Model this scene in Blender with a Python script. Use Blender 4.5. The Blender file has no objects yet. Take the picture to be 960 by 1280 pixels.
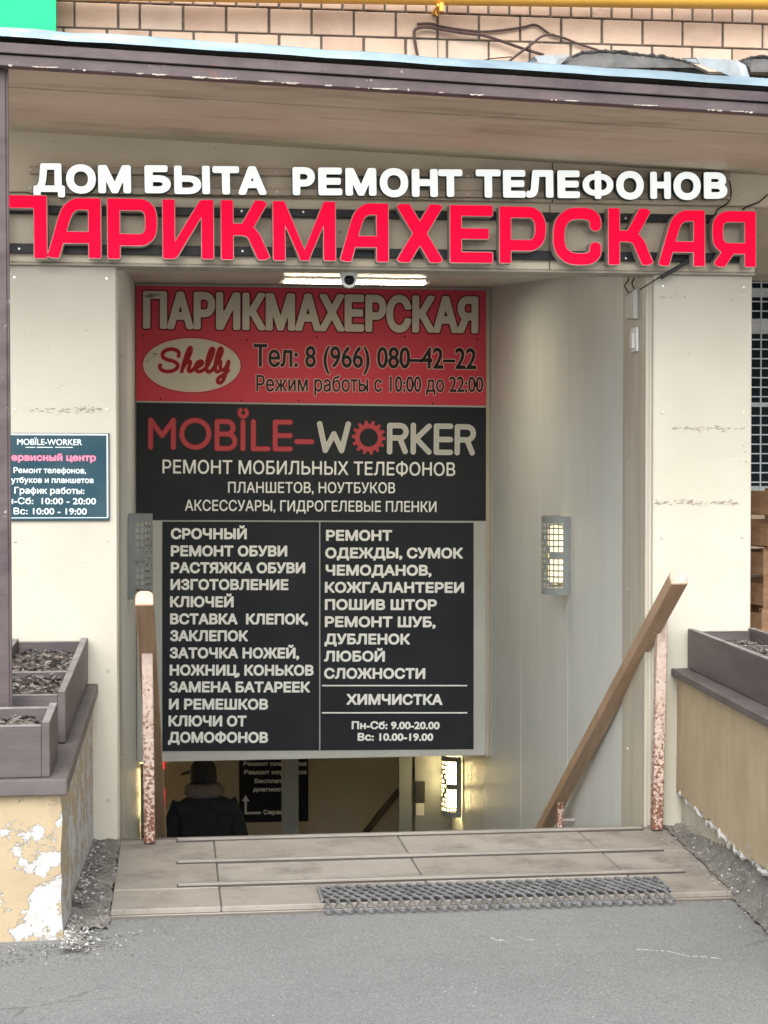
import bpy, bmesh, math, random
import numpy as np
from mathutils import Vector, Matrix
from mathutils.geometry import tessellate_polygon
R = math.radians
random.seed(7)
S = bpy.context.scene
COL = S.collection

# ------------------------------------------------------------------ camera
F_PX, EYE = 2150.0, 1.58
YAW = math.atan(265 / F_PX)
PITCH = math.atan(48 / F_PX * math.cos(YAW))
FW = Vector((math.sin(YAW) * math.cos(PITCH), math.cos(YAW) * math.cos(PITCH), -math.sin(PITCH)))
RT = Vector((math.cos(YAW), -math.sin(YAW), 0))
UP = RT.cross(FW)
cd = bpy.data.cameras.new('camera')
cam = bpy.data.objects.new('camera', cd)
COL.objects.link(cam)
cd.sensor_fit = 'VERTICAL'
cd.sensor_height = 24
cd.lens = F_PX / 1280 * 24
cd.clip_start, cd.clip_end = 0.05, 2000
cam.matrix_world = Matrix(((RT.x, UP.x, -FW.x, 0), (RT.y, UP.y, -FW.y, 0), (RT.z, UP.z, -FW.z, EYE), (0, 0, 0, 1)))
S.camera = cam

# ------------------------------------------------------------------ light
wd = bpy.data.worlds.new('World')
S.world = wd
wd.use_nodes = True
wn, wl = wd.node_tree.nodes, wd.node_tree.links
SUN_EL, SUN_AZ = R(41), R(194)          # behind the camera, a little to its left
sky = wn.new('ShaderNodeTexSky')
sky.sky_type = 'NISHITA'
sky.sun_disc = False
sky.sun_elevation = SUN_EL
sky.sun_rotation = SUN_AZ
sky.dust_density = 4
sky.air_density = 1.0
hs = wn.new('ShaderNodeHueSaturation')
hs.inputs['Saturation'].default_value = 0.22     # a clouded, nearly neutral sky
wl.new(sky.outputs[0], hs.inputs['Color'])
wl.new(hs.outputs[0], wn['Background'].inputs[0])
wn['Background'].inputs[1].default_value = 0.15
sl = bpy.data.lights.new('sun', 'SUN')
sl.energy = 0.5
sl.angle = R(60)
sl.color = (1, 0.97, 0.93)
so = bpy.data.objects.new('sun', sl)
COL.objects.link(so)
sd = Vector((math.sin(SUN_AZ) * math.cos(SUN_EL), math.cos(SUN_AZ) * math.cos(SUN_EL), math.sin(SUN_EL)))
so.rotation_euler = (-sd).to_track_quat('-Z', 'Y').to_euler()
so.location = (-3, -6, 12)
vs = S.view_settings
vs.view_transform = 'Standard'
vs.look = 'None'
vs.gamma = 1
vs.use_curve_mapping = False
vs.exposure = 1.2
S.cycles.max_bounces = 8
S.cycles.diffuse_bounces = 5
S.cycles.sample_clamp_indirect = 6


# ------------------------------------------------------------------ helpers
def at(x, y, Y):
    """a point of the plane Y = const seen at that pixel of the 960 x 1280 photograph"""
    d = FW + RT * ((x - 480) / F_PX) - UP * ((y - 640) / F_PX)
    k = Y / d.y
    return Vector((d.x * k, Y, EYE + d.z * k))


def lin(c):
    return tuple(((v / 255 / 12.92) if v / 255 <= .04045 else ((v / 255 + .055) / 1.055) ** 2.4) for v in c)


def nodes_of(name):
    m = bpy.data.materials.new(name)
    m.use_nodes = True
    nt = m.node_tree
    return m, nt, nt.nodes['Principled BSDF']


class NB:
    """small node builder"""
    def __init__(s, nt):
        s.nt, s.n, s.l = nt, nt.nodes, nt.links
        tc = s.n.new('ShaderNodeTexCoord')
        s.obj = tc.outputs['Object']

    def coord(s, scale=(1, 1, 1), loc=(0, 0, 0)):
        mp = s.n.new('ShaderNodeMapping')
        mp.inputs['Scale'].default_value = scale
        mp.inputs['Location'].default_value = loc
        s.l.new(s.obj, mp.inputs['Vector'])
        return mp.outputs[0]

    def noise(s, scale, detail=4, rough=.6, stretch=(1, 1, 1), loc=(0, 0, 0)):
        t = s.n.new('ShaderNodeTexNoise')
        t.inputs['Scale'].default_value = scale
        t.inputs['Detail'].default_value = detail
        t.inputs['Roughness'].default_value = rough
        s.l.new(s.coord(stretch, loc), t.inputs['Vector'])
        return t.outputs['Fac']

    def voro(s, scale, feature='F1', loc=(0, 0, 0), rnd=1, out='Distance'):
        t = s.n.new('ShaderNodeTexVoronoi')
        t.feature = feature
        t.inputs['Scale'].default_value = scale
        t.inputs['Randomness'].default_value = rnd
        s.l.new(s.coord((1, 1, 1), loc), t.inputs['Vector'])
        return t.outputs[out]

    def ramp(s, f, a, b):
        t = s.n.new('ShaderNodeMapRange')
        t.inputs['From Min'].default_value = a
        t.inputs['From Max'].default_value = b
        s.l.new(f, t.inputs['Value'])
        return t.outputs[0]

    def math(s, op, a, b):
        t = s.n.new('ShaderNodeMath')
        t.operation = op
        for i, v in enumerate((a, b)):
            if isinstance(v, (int, float)):
                t.inputs[i].default_value = v
            else:
                s.l.new(v, t.inputs[i])
        return t.outputs[0]

    def mix(s, f, a, b):
        t = s.n.new('ShaderNodeMix')
        t.data_type = 'RGBA'
        if isinstance(f, (int, float)):
            t.inputs[0].default_value = f
        else:
            s.l.new(f, t.inputs[0])
        for i, v in ((6, a), (7, b)):
            if isinstance(v, tuple):
                t.inputs[i].default_value = (*v[:3], 1)
            else:
                s.l.new(v, t.inputs[i])
        return t.outputs[2]

    def bump(s, h, strength, dist, bsdf, prev=None):
        t = s.n.new('ShaderNodeBump')
        t.inputs['Strength'].default_value = strength
        t.inputs['Distance'].default_value = dist
        s.l.new(h, t.inputs['Height'])
        if prev:
            s.l.new(prev, t.inputs['Normal'])
        s.l.new(t.outputs[0], bsdf.inputs['Normal'])
        return t.outputs[0]

    def axis(s, i):
        t = s.n.new('ShaderNodeSeparateXYZ')
        s.l.new(s.obj, t.inputs[0])
        return t.outputs[i]


def M(name, c, c2=None, ns=4, lo=.35, hi=.65, stretch=(1, 1, 1), rough=.6, metal=0, bump=0, bs=80, bd=.002,
      bstretch=(1, 1, 1), specks=None, spots=None, rvar=0, spec=.22, coat=0):
    """plain two-tone procedural paint: broad tone, fine speckle, optional thresholded spots"""
    m, nt, b = nodes_of(name)
    k = NB(nt)
    col = c
    if c2:
        col = k.mix(k.ramp(k.noise(ns, 5, .6, stretch), lo, hi), c, c2)
    if specks:
        sc, scale, a, bb = specks
        col = k.mix(k.ramp(k.noise(scale, 3, .7), a, bb), col, sc)
    if spots:
        for sc, scale, a, bb, stv in spots:
            col = k.mix(k.ramp(k.noise(scale, 6, .7, stv, (3.1, 1.7, 9.2)), a, bb), col, sc)
    if isinstance(col, tuple):
        b.inputs['Base Color'].default_value = (*col, 1)
    else:
        nt.links.new(col, b.inputs['Base Color'])
    b.inputs['Roughness'].default_value = rough
    if rvar:
        rr = k.n.new('ShaderNodeMapRange')
        rr.inputs['To Min'].default_value = max(rough - rvar, .05)
        rr.inputs['To Max'].default_value = min(rough + rvar, 1)
        nt.links.new(k.noise(ns * 3, 4), rr.inputs['Value'])
        nt.links.new(rr.outputs[0], b.inputs['Roughness'])
    b.inputs['Metallic'].default_value = metal
    if spec is not None:
        b.inputs['Specular IOR Level'].default_value = spec
    if coat:
        b.inputs['Coat Weight'].default_value = coat
    if bump:
        k.bump(k.noise(bs, 4, .6, bstretch), bump, bd, b)
    return m


def emit(name, c, st):
    m, nt, b = nodes_of(name)
    b.inputs['Base Color'].default_value = (*c, 1)
    b.inputs['Emission Color'].default_value = (*c, 1)
    b.inputs['Emission Strength'].default_value = st
    return m


def lit_face(name, m, c, st):
    """a sign face with its lamps on behind it"""
    b = m.node_tree.nodes['Principled BSDF']
    b.inputs['Emission Color'].default_value = (*c, 1)
    b.inputs['Emission Strength'].default_value = st
    return m


class MB:
    def __init__(s):
        s.v, s.f, s.mi = [], [], []

    def add(s, vs_, fs_, mi=0):
        o = len(s.v)
        s.v += [Vector(p) for p in vs_]
        s.f += [tuple(i + o for i in f) for f in fs_]
        s.mi += [mi] * len(fs_)
        return s

    def hexa(s, p, mi=0):
        # p: bottom 4 (ccw), top 4
        return s.add(p, [(3, 2, 1, 0), (4, 5, 6, 7), (0, 1, 5, 4), (1, 2, 6, 5), (2, 3, 7, 6), (3, 0, 4, 7)], mi)

    def box(s, x0, x1, y0, y1, z0, z1, mi=0):
        return s.hexa([(x0, y0, z0), (x1, y0, z0), (x1, y1, z0), (x0, y1, z0),
                       (x0, y0, z1), (x1, y0, z1), (x1, y1, z1), (x0, y1, z1)], mi)

    def quad(s, a, b, c, d, mi=0):
        return s.add([a, b, c, d], [(0, 1, 2, 3)], mi)

    def beam(s, p, q, w, h, up=(0, 0, 1), mi=0):
        p, q = Vector(p), Vector(q)
        d = (q - p).normalized()
        sx = d.cross(Vector(up)).normalized()
        uz = sx.cross(d).normalized()
        c = [(-1, -1), (1, -1), (1, 1), (-1, 1)]
        a = [p + sx * (i * w / 2) + uz * (j * h / 2) for i, j in c]
        b = [q + sx * (i * w / 2) + uz * (j * h / 2) for i, j in c]
        return s.add(a + b, [(3, 2, 1, 0), (4, 5, 6, 7), (0, 1, 5, 4), (1, 2, 6, 5), (2, 3, 7, 6), (3, 0, 4, 7)], mi)

    def tube(s, pts, r, n=8, mi=0, prof=None, up=(0, 0, 1)):
        pts = [Vector(p) for p in pts]
        rings = []
        rr = r if isinstance(r, (list, tuple)) else [r] * len(pts)
        prev = None
        for i, p in enumerate(pts):
            d = (pts[min(i + 1, len(pts) - 1)] - pts[max(i - 1, 0)]).normalized()
            if prev is None:
                a = d.cross(Vector(up))
                if a.length < 1e-3:
                    a = d.cross(Vector((1, 0, 0)))
            else:
                a = prev - d * prev.dot(d)
            a.normalize()
            prev = a
            b = d.cross(a)
            if prof:
                rings.append([p + a * u * rr[i] + b * w * rr[i] for u, w in prof])
            else:
                rings.append([p + (a * math.cos(t) + b * math.sin(t)) * rr[i] for t in [2 * math.pi * j / n for j in range(n)]])
        n = len(rings[0])
        o = len(s.v)
        for g in rings:
            s.v += g
        for i in range(len(rings) - 1):
            for j in range(n):
                k = (j + 1) % n
                s.f.append((o + i * n + j, o + i * n + k, o + (i + 1) * n + k, o + (i + 1) * n + j))
                s.mi.append(mi)
        s.f.append(tuple(o + j for j in range(n))[::-1])
        s.f.append(tuple(o + (len(rings) - 1) * n + j for j in range(n)))
        s.mi += [mi, mi]
        return s

    def prism(s, poly, ext, mi=0, mi_side=None):
        n = len(poly)
        e = Vector(ext)
        a = [Vector(p) for p in poly]
        s.add(a + [p + e for p in a], [tuple(range(n))[::-1], tuple(range(n, 2 * n))], mi)
        o = len(s.v) - 2 * n
        for i in range(n):
            j = (i + 1) % n
            s.f.append((o + i, o + j, o + n + j, o + n + i))
            s.mi.append(mi if mi_side is None else mi_side)
        return s

    def lathe(s, prof, c, axis='z', n=20, mi=0):
        c = Vector(c)
        o = len(s.v)
        for r_, h in prof:
            for j in range(n):
                t = 2 * math.pi * j / n
                u, w = r_ * math.cos(t), r_ * math.sin(t)
                s.v.append(c + (Vector((u, w, h)) if axis == 'z' else Vector((u, h, w)) if axis == 'y' else Vector((h, u, w))))
        for i in range(len(prof) - 1):
            for j in range(n):
                k = (j + 1) % n
                s.f.append((o + i * n + j, o + i * n + k, o + (i + 1) * n + k, o + (i + 1) * n + j))
                s.mi.append(mi)
        return s

    def build(s, name, mats, parent=None, bevel=0, smooth=False, fix=True, seg=1, jitter=0):
        me = bpy.data.meshes.new(name)
        me.from_pydata([tuple(v) for v in s.v], [], s.f)
        if not isinstance(mats, (list, tuple)):
            mats = [mats]
        for m in mats:
            me.materials.append(m)
        me.polygons.foreach_set('material_index', s.mi)
        if fix or bevel:
            bm = bmesh.new()
            bm.from_mesh(me)
            if bevel:
                ed = [e for e in bm.edges if len(e.link_faces) == 2 and e.calc_face_angle(0) > .6]
                bmesh.ops.bevel(bm, geom=ed, offset=bevel, segments=seg, affect='EDGES', profile=.5)
            if fix:
                bmesh.ops.recalc_face_normals(bm, faces=bm.faces)
            bm.to_mesh(me)
            bm.free()
        if smooth:
            me.polygons.foreach_set('use_smooth', [True] * len(me.polygons))
            me.set_sharp_from_angle(angle=R(40))
        return link(name, me, parent)


def link(name, me, parent=None):
    o = bpy.data.objects.new(name, me)
    COL.objects.link(o)
    if parent is not None:
        base = world_base(parent)
        me.transform(Matrix.Translation(-base))
        o.parent = parent
    else:
        vs_ = [v.co for v in me.vertices]
        if vs_:
            lo = Vector([min(v[i] for v in vs_) for i in range(3)])
            hi = Vector([max(v[i] for v in vs_) for i in range(3)])
            b = Vector(((lo.x + hi.x) / 2, (lo.y + hi.y) / 2, lo.z))
            me.transform(Matrix.Translation(-b))
            o.location = b
    return o


def world_base(o):
    b = Vector((0, 0, 0))
    while o is not None:
        b += o.location
        o = o.parent
    return b


def tag(o, label=None, cat=None, group=None, kind=None):
    for k, v in (('label', label), ('category', cat), ('group', group), ('kind', kind)):
        if v:
            o[k] = v
    return o


def thing(name, loc, label, cat, group=None):
    o = bpy.data.objects.new(name, None)
    COL.objects.link(o)
    o.location = loc
    return tag(o, label, cat, group)


def struct(o):
    o['kind'] = 'structure'
    return o


def copy_tree(o, delta, parent=None):
    c = o.copy()
    COL.objects.link(c)
    if parent is None:
        c.location = Vector(o.location) + Vector(delta)
    else:
        c.parent = parent
    for ch in list(o.children):
        copy_tree(ch, delta, c)
    return c


# ------------------------------------------------------------------ lettering: distance fields -> outlines -> meshes
def marching(Fd, x0, y0, h):
    ny, nx = Fd.shape
    ins = Fd < 0
    nxt, pos = {}, {}

    def ep(kind, i, j):
        key = (kind, i, j)
        if key not in pos:
            a = Fd[j, i]
            b = Fd[j, i + 1] if kind == 0 else Fd[j + 1, i]
            t = a / (a - b)
            pos[key] = (x0 + (i + (t if kind == 0 else 0)) * h, y0 + (j + (t if kind == 1 else 0)) * h)
        return key
    c = ins[:-1, :-1].astype(int) + 2 * ins[:-1, 1:] + 4 * ins[1:, 1:] + 8 * ins[1:, :-1]
    B, T, L_, R_ = (0, 0, 0), (0, 0, 1), (1, 0, 0), (1, 1, 0)
    tab = {1: [(B, L_)], 2: [(R_, B)], 3: [(R_, L_)], 4: [(T, R_)], 5: [(B, L_), (T, R_)], 6: [(T, B)], 7: [(T, L_)],
           8: [(L_, T)], 9: [(B, T)], 10: [(L_, T), (R_, B)], 11: [(R_, T)], 12: [(L_, R_)], 13: [(B, R_)], 14: [(L_, B)]}
    for j, i in zip(*np.nonzero((c > 0) & (c < 15))):
        for a, b in tab[int(c[j, i])]:
            ka = ep(a[0], i + a[1], j + a[2])
            kb = ep(b[0], i + b[1], j + b[2])
            nxt[ka] = kb
    loops = []
    while nxt:
        k0 = next(iter(nxt))
        lp = []
        k = k0
        while k in nxt:
            lp.append(pos[k])
            k = nxt.pop(k)
        out = []
        n = len(lp)
        for q in range(n):
            p = lp[q]
            a = out[-1] if out else lp[q - 1]
            b = lp[(q + 1) % n]
            dx, dy = b[0] - a[0], b[1] - a[1]
            ln = math.hypot(dx, dy)
            dev = abs((p[0] - a[0]) * dy - (p[1] - a[1]) * dx) / ln if ln > 1e-12 else 0
            if not out or dev > .04 * h or ln > h * 6:
                out.append(p)
        if len(out) > 3:
            loops.append(out)
    return loops


def seg_dist(px, py, ax, ay, bx, by):
    dx, dy = bx - ax, by - ay
    l2 = dx * dx + dy * dy
    l2 = np.where(l2 < 1e-18, 1e-18, l2)
    t = np.clip(((px - ax) * dx + (py - ay) * dy) / l2, 0, 1)
    return np.hypot(px - ax - t * dx, py - ay - t * dy)


def poly_sdf(polys, X, Y):
    A, B_ = [], []
    for p in polys:
        q = np.array(p)
        A.append(q)
        B_.append(np.roll(q, -1, 0))
    A, B_ = np.vstack(A), np.vstack(B_)
    P = X.ravel()[:, None]
    Q = Y.ravel()[:, None]
    d = seg_dist(P, Q, A[None, :, 0], A[None, :, 1], B_[None, :, 0], B_[None, :, 1]).min(1)
    up = (A[None, :, 1] <= Q) & (B_[None, :, 1] > Q)
    dn = (A[None, :, 1] > Q) & (B_[None, :, 1] <= Q)
    dy = B_[:, 1] - A[:, 1]
    dy = np.where(np.abs(dy) < 1e-12, 1e-12, dy)
    xi = A[None, :, 0] + (Q - A[None, :, 1]) * ((B_[:, 0] - A[:, 0]) / dy)[None]
    w = ((xi > P) & up).sum(1) - ((xi > P) & dn).sum(1)
    return np.where(w != 0, -d, d).reshape(X.shape)


_txt = {}


def text_outline(s):
    """outlines of a line of text in Blender's built-in font, clustered into letters"""
    if s in _txt:
        return _txt[s]
    c = bpy.data.curves.new('t', 'FONT')
    c.body = s
    o = bpy.data.objects.new('t', c)
    COL.objects.link(o)
    dg = bpy.context.evaluated_depsgraph_get()
    cv = o.to_curve(dg)
    polys = []
    for sp in cv.splines:
        bp = sp.bezier_points
        n = len(bp)
        pl = []
        for i in range(n):
            a, b = bp[i], bp[(i + 1) % n]
            p0, p1, p2, p3 = a.co.xy, a.handle_right.xy, b.handle_left.xy, b.co.xy
            straight = (p1 - p0).length < 1e-6 and (p3 - p2).length < 1e-6
            ch = (p3 - p0)
            if not straight and ch.length > 1e-9:
                nrm = Vector((-ch.y, ch.x)) / ch.length
                straight = abs((p1 - p0).dot(nrm)) < 1e-4 and abs((p2 - p0).dot(nrm)) < 1e-4
            k = 1 if straight else 5
            for q in range(k):
                t = q / k
                u = 1 - t
                pl.append(tuple(p0 * u ** 3 + p1 * (3 * u * u * t) + p2 * (3 * u * t * t) + p3 * t ** 3))
        if len(pl) > 2:
            polys.append(pl)
    o.to_curve_clear()
    bpy.data.objects.remove(o)
    bpy.data.curves.remove(c)
    it = sorted([(min(p[0] for p in q), max(p[0] for p in q), q) for q in polys], key=lambda t: t[0])
    cl = []
    for a, b, q in it:
        if cl and a < cl[-1][1] - 1e-4:
            cl[-1][1] = max(cl[-1][1], b)
            cl[-1][2].append(q)
        else:
            cl.append([a, b, [q]])
    _txt[s] = cl
    return cl


CAPH = None


def caph():
    global CAPH
    if CAPH is None:
        CAPH = max(p[1] for q in text_outline('Н')[0][2] for p in q)
    return CAPH


def line_shapes(s, width, cap, bold, offsets=(0,), res=26):
    """loops for a text line scaled to width x cap height (local units, baseline 0); one list per offset"""
    cl = text_outline(s)
    x0, x1 = cl[0][0], max(c[1] for c in cl)
    sx = (width - 2 * bold) / (x1 - x0)
    sy = (cap - 2 * bold) / caph()
    h = cap / res
    outs = [[] for _ in offsets]
    mo = bold + max(offsets)
    for a, b, polys in cl:
        pp = [[((p[0] - x0) * sx + bold, p[1] * sy + bold) for p in q] for q in polys]
        ax = [p[0] for q in pp for p in q]
        ay = [p[1] for q in pp for p in q]
        lx, ly = min(ax) - mo - 2 * h, min(ay) - mo - 2 * h
        nx = int((max(ax) + mo + 2 * h - lx) / h) + 1
        ny = int((max(ay) + mo + 2 * h - ly) / h) + 1
        X, Y = np.meshgrid(lx + np.arange(nx) * h, ly + np.arange(ny) * h)
        D_ = poly_sdf(pp, X, Y)
        for k, of in enumerate(offsets):
            outs[k].append(marching(D_ - bold - of, lx, ly, h))
    return outs


def stroke_sdf(strokes, X, Y):
    D_ = np.full(X.shape, 1e9)
    for st in strokes:
        kind = st[0]
        if kind == 'r':            # round polyline, half width
            pts, hw = st[1], st[2]
            for a, b in zip(pts[:-1], pts[1:]):
                D_ = np.minimum(D_, seg_dist(X, Y, a[0], a[1], b[0], b[1]) - hw)
        elif kind == 'b':          # butt-ended bar with softly rounded corners
            (ax, ay), (bx, by), hw, r_ = st[1:5]
            L_ = math.hypot(bx - ax, by - ay)
            ux, uy = (bx - ax) / L_, (by - ay) / L_
            cx, cy = (ax + bx) / 2, (ay + by) / 2
            u = np.abs((X - cx) * ux + (Y - cy) * uy) - (L_ / 2 - r_)
            w = np.abs(-(X - cx) * uy + (Y - cy) * ux) - (hw - r_)
            D_ = np.minimum(D_, np.hypot(np.maximum(u, 0), np.maximum(w, 0)) + np.minimum(np.maximum(u, w), 0) - r_)
        elif kind == 'p':          # filled polygon
            D_ = np.minimum(D_, poly_sdf([st[1]], X, Y))
        elif kind == 'cut':        # cut the area outside a box away
            x0, x1, y0, y1 = st[1]
            D_ = np.maximum(D_, np.maximum(np.maximum(x0 - X, X - x1), np.maximum(y0 - Y, Y - y1)))
        elif kind == 'hole':
            D_ = np.maximum(D_, -(np.hypot(X - st[1][0], Y - st[1][1]) - st[2]))
        elif kind == 'disc':
            D_ = np.minimum(D_, np.hypot(X - st[1][0], Y - st[1][1]) - st[2])
        elif kind == 'ell':
            (cx, cy), rx, ry = st[1:4]
            D_ = np.minimum(D_, (np.hypot((X - cx) / rx, (Y - cy) / ry) - 1) * min(rx, ry))
    return D_


def stroke_shapes(strokes, box, h, offsets=(0,)):
    x0, x1, y0, y1 = box
    X, Y = np.meshgrid(np.arange(x0, x1 + h, h), np.arange(y0, y1 + h, h))
    D_ = stroke_sdf(strokes, X, Y)
    return [marching(D_ - of, x0, y0, h) for of in offsets]


def spl(pts, n=6, closed=False):
    """Catmull-Rom through 2D points"""
    P = [Vector(p) for p in pts]
    out = []
    m = len(P)
    for i in range(m - 1):
        a, b, c, d = P[max(i - 1, 0)], P[i], P[i + 1], P[min(i + 2, m - 1)]
        for q in range(n):
            t = q / n
            out.append(tuple(.5 * ((2 * b) + (c - a) * t + (2 * a - 5 * b + 4 * c - d) * t * t + (3 * b - a - 3 * c + d) * t ** 3)))
    out.append(tuple(P[-1]))
    return out


def area2(lp):
    return sum(lp[i - 1][0] * lp[i][1] - lp[i][0] * lp[i - 1][1] for i in range(len(lp))) / 2


def inside(p, lp):
    c = False
    for i in range(len(lp)):
        (ax, ay), (bx, by) = lp[i - 1], lp[i]
        if (ay > p[1]) != (by > p[1]) and p[0] < ax + (p[1] - ay) * (bx - ax) / (by - ay):
            c = not c
    return c


def add_flat(mb, loops, to3, mi=0):
    """fill outlines (each outer loop with the holes in it) as a flat sheet facing the street"""
    if not loops:
        return
    big = max(loops, key=lambda l: abs(area2(l)))
    sg = 1 if area2(big) > 0 else -1
    outer = [(abs(area2(l)), l, []) for l in loops if area2(l) * sg > 0]
    for l in loops:
        if area2(l) * sg <= 0:
            cand = [o for o in outer if inside(l[0], o[1])]
            if cand:
                min(cand, key=lambda o: o[0])[2].append(l)
    for _, ol, holes in outer:
        vv = [[Vector((p[0], p[1], 0)) for p in lp] for lp in [ol] + holes]
        flat = [p for lp in vv for p in lp]
        k = 1.0 / max(1e-9, max(abs(p.x - flat[0].x) + abs(p.y - flat[0].y) for p in flat))
        tri = tessellate_polygon([[(p - flat[0]) * k for p in lp] for lp in vv])
        o = len(mb.v)
        mb.v += [to3(p.x, p.y) for p in flat]
        for t in tri:
            a, b, c = (mb.v[o + i] for i in t)
            nrm = (b - a).cross(c - a)
            if nrm.length < 1e-14:
                continue
            mb.f.append(tuple(o + i for i in (t if nrm.y < 0 else t[::-1])))
            mb.mi.append(mi)


def add_walls(mb, loops, to3, ext, mi=0):
    e = Vector(ext)
    for lp in loops:
        o = len(mb.v)
        n = len(lp)
        a = [to3(*p) for p in lp]
        mb.v += a + [p + e for p in a]
        for i in range(n):
            j = (i + 1) % n
            mb.f.append((o + i, o + j, o + n + j, o + n + i))
            mb.mi.append(mi)


def frame(xa, ya, xb, yb, Y, dy=0):
    """local (u along baseline, v up) -> point on plane Y + dy, baseline between two pixels of that plane"""
    p, q = at(xa, ya, Y), at(xb, yb, Y)
    u = (q - p)
    L_ = u.length
    u /= L_
    w = Vector((-u.z, 0, u.x))
    off = Vector((0, dy, 0))
    return (lambda a, b: p + u * a + w * b + off), L_


def px(Y):
    return Y / F_PX


def text(mb, s, xa, ya, xb, yb, cap, Y, bold=.05, mi=0, layers=None, res=24):
    """one line of lettering; cap and bold relative (cap in photo pixels on plane Y)"""
    ch = cap * px(Y)
    f0, L_ = frame(xa, ya, xb, yb, Y)
    if not layers:
        layers = [(0, mi, 0)]
    outs = line_shapes(s, L_, ch, bold * ch, tuple(l[0] * px(Y) for l in layers), res)
    for (of, m_, dy), shp in zip(layers, outs):
        off = Vector((0, dy, 0))
        for lp in shp:
            add_flat(mb, lp, lambda a, b: f0(a, b) + off, m_)

# ------------------------------------------------------------------ materials
CREAM = M('cream_panel_paint', (.52, .50, .425), (.465, .445, .37), 1.6, rough=.5, bump=.06, bs=30, rvar=.08,
          specks=((.30, .27, .22), 60, .74, .80), spots=[((.16, .14, .11), 9, .70, .74, (1, 1, 6))])
FASCIA = M('beige_fascia_paint', (.76, .68, .54), (.68, .595, .46), 1.3, rough=.55, bump=.08, bs=20,
           specks=((.20, .16, .12), 45, .72, .80), spots=[((.62, .57, .48), 3, .66, .82, (1, 1, 3))])
SOFFIT = M('soffit_board_paint', (.70, .61, .45), (.58, .50, .36), 1.1, rough=.55, bump=.15, bs=26, bstretch=(.25, 2, 1),
           stretch=(1, 2, 1), specks=((.10, .08, .06), 38, .72, .78), spots=[((.74, .68, .57), 6, .54, .74, (.35, 3.0, 1)), ((.36, .29, .20), 2.2, .55, .75, (.6, 2, 1))])
CLAD = M('grey_wall_cladding', (.59, .61, .595), (.55, .57, .555), 1.4, rough=.42, metal=.0, bump=.05, bs=40, bstretch=(6, 6, .25),
         stretch=(3, 3, .5), rvar=.06, specks=((.2, .19, .17), 50, .74, .80))
JAMB = M('beige_jamb_strip', (.47, .44, .36), (.38, .35, .29), 2, rough=.45, stretch=(8, 8, .6), bump=.05)
CEIL = M('white_ceiling_slat', (.62, .61, .55), (.52, .50, .44), 2, rough=.28, spots=[((.10, .07, .05), 4, .68, .72, (1, .4, 1))])
DARKGAP = M('dark_gap', (.03, .03, .03), rough=.9)
MORTAR = M('brick_mortar', (.10, .085, .07), (.16, .14, .12), 14, rough=.95, bump=.4, bs=90)  # dark grey tone also carries the shadow in the recessed joints
BR = [M('brick_%s' % n, c, c2, 5, rough=.85, bump=.35, bs=70, bd=.003, specks=((.25, .2, .17), 22, .70, .80),
        spots=[((.22, .18, .15), 3, .63, .80, (.6, 1, 2.2))])
      for n, c, c2 in (('cream', (.62, .47, .36), (.54, .40, .30)), ('pink', (.56, .41, .32), (.46, .33, .25)), ('dusty', (.50, .40, .32), (.60, .48, .38)))]
RED = lit_face('red_acrylic', M('red_acrylic', (.82, .004, .040), (.76, .003, .035), 3, rough=.5, spec=.05), (1, .002, .045), .28)
RIM = M('letter_side', (.50, .45, .40), (.38, .33, .29), 8, rough=.5)
WHITE = lit_face('white_acrylic', M('white_acrylic', (.88, .89, .87), (.84, .85, .83), 4, rough=.5), (.93, 1, .99), .28)
GREENSIDE = M('dark_green_side', (.05, .10, .085), (.08, .12, .10), 6, rough=.5)
ALU = M('painted_rail', (.48, .41, .32), (.42, .35, .28), 3, rough=.4, metal=.2)
BLACKRAIL = M('black_rail', (.02, .022, .026), (.035, .036, .04), 5, rough=.4)
SCREW = M('screw_zinc', (.6, .58, .54), rough=.35, metal=.7)
PURPLE = M('old_brown_beam_paint', (.072, .054, .058), (.118, .094, .095), 5, rough=.5, bump=.2, bs=50, stretch=(1, 1, 2),
           specks=((.42, .37, .34), 30, .68, .74), spots=[((.24, .10, .05), 6, .66, .74, (1, 1, 1))])
PEEL = M('peeling_white_paint', (.52, .48, .43), (.30, .26, .22), 20, rough=.8)
FLASH = M('galvanised_flashing', (.23, .305, .35), (.14, .195, .235), 3, rough=.4, metal=.3, stretch=(1, 4, 4),
          spots=[((.42, .47, .50), 4, .58, .64, (.6, 3, 3))])
REDP = M('red_vinyl', (.62, .07, .105), (.56, .06, .09), 2, rough=.5, spec=.12, specks=((.3, .05, .06), 40, .74, .8))
NAVY = M('charcoal_vinyl', (.022, .027, .033), (.030, .034, .040), 2, rough=.5, spec=.12)
SERV = M('black_service_vinyl', (.020, .024, .030), (.028, .032, .038), 2, rough=.5, spec=.12)
BOARD = M('pale_grey_board', (.50, .51, .48), (.44, .45, .42), 2, rough=.45, spots=[((.2, .16, .12), 8, .7, .74, (1, 1, 1))])
CREAMINK = M('cream_vinyl_ink', (.60, .57, .48), (.56, .53, .45), 3, rough=.45)
WHITEINK = M('white_vinyl_ink', (.88, .90, .87), (.84, .86, .83), 5, rough=.45)
GREYINK = M('grey_vinyl_ink', (.58, .58, .54), rough=.45)
PINKINK = M('pale_pink_ink', (.70, .45, .42), rough=.45)
REDINK = M('red_ink', (.50, .065, .08), rough=.45)
MAROON = M('maroon_ink', (.23, .012, .018), rough=.45)
BLACKINK = M('black_ink', (.018, .014, .014), rough=.5)
TEAL = M('teal_blue_plate', (.022, .062, .085), (.040, .082, .105), 6, rough=.5, spec=.1, stretch=(1, 1, 1))
PLATEWHITE = M('plate_white_ink', (.74, .84, .86), rough=.4)
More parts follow.
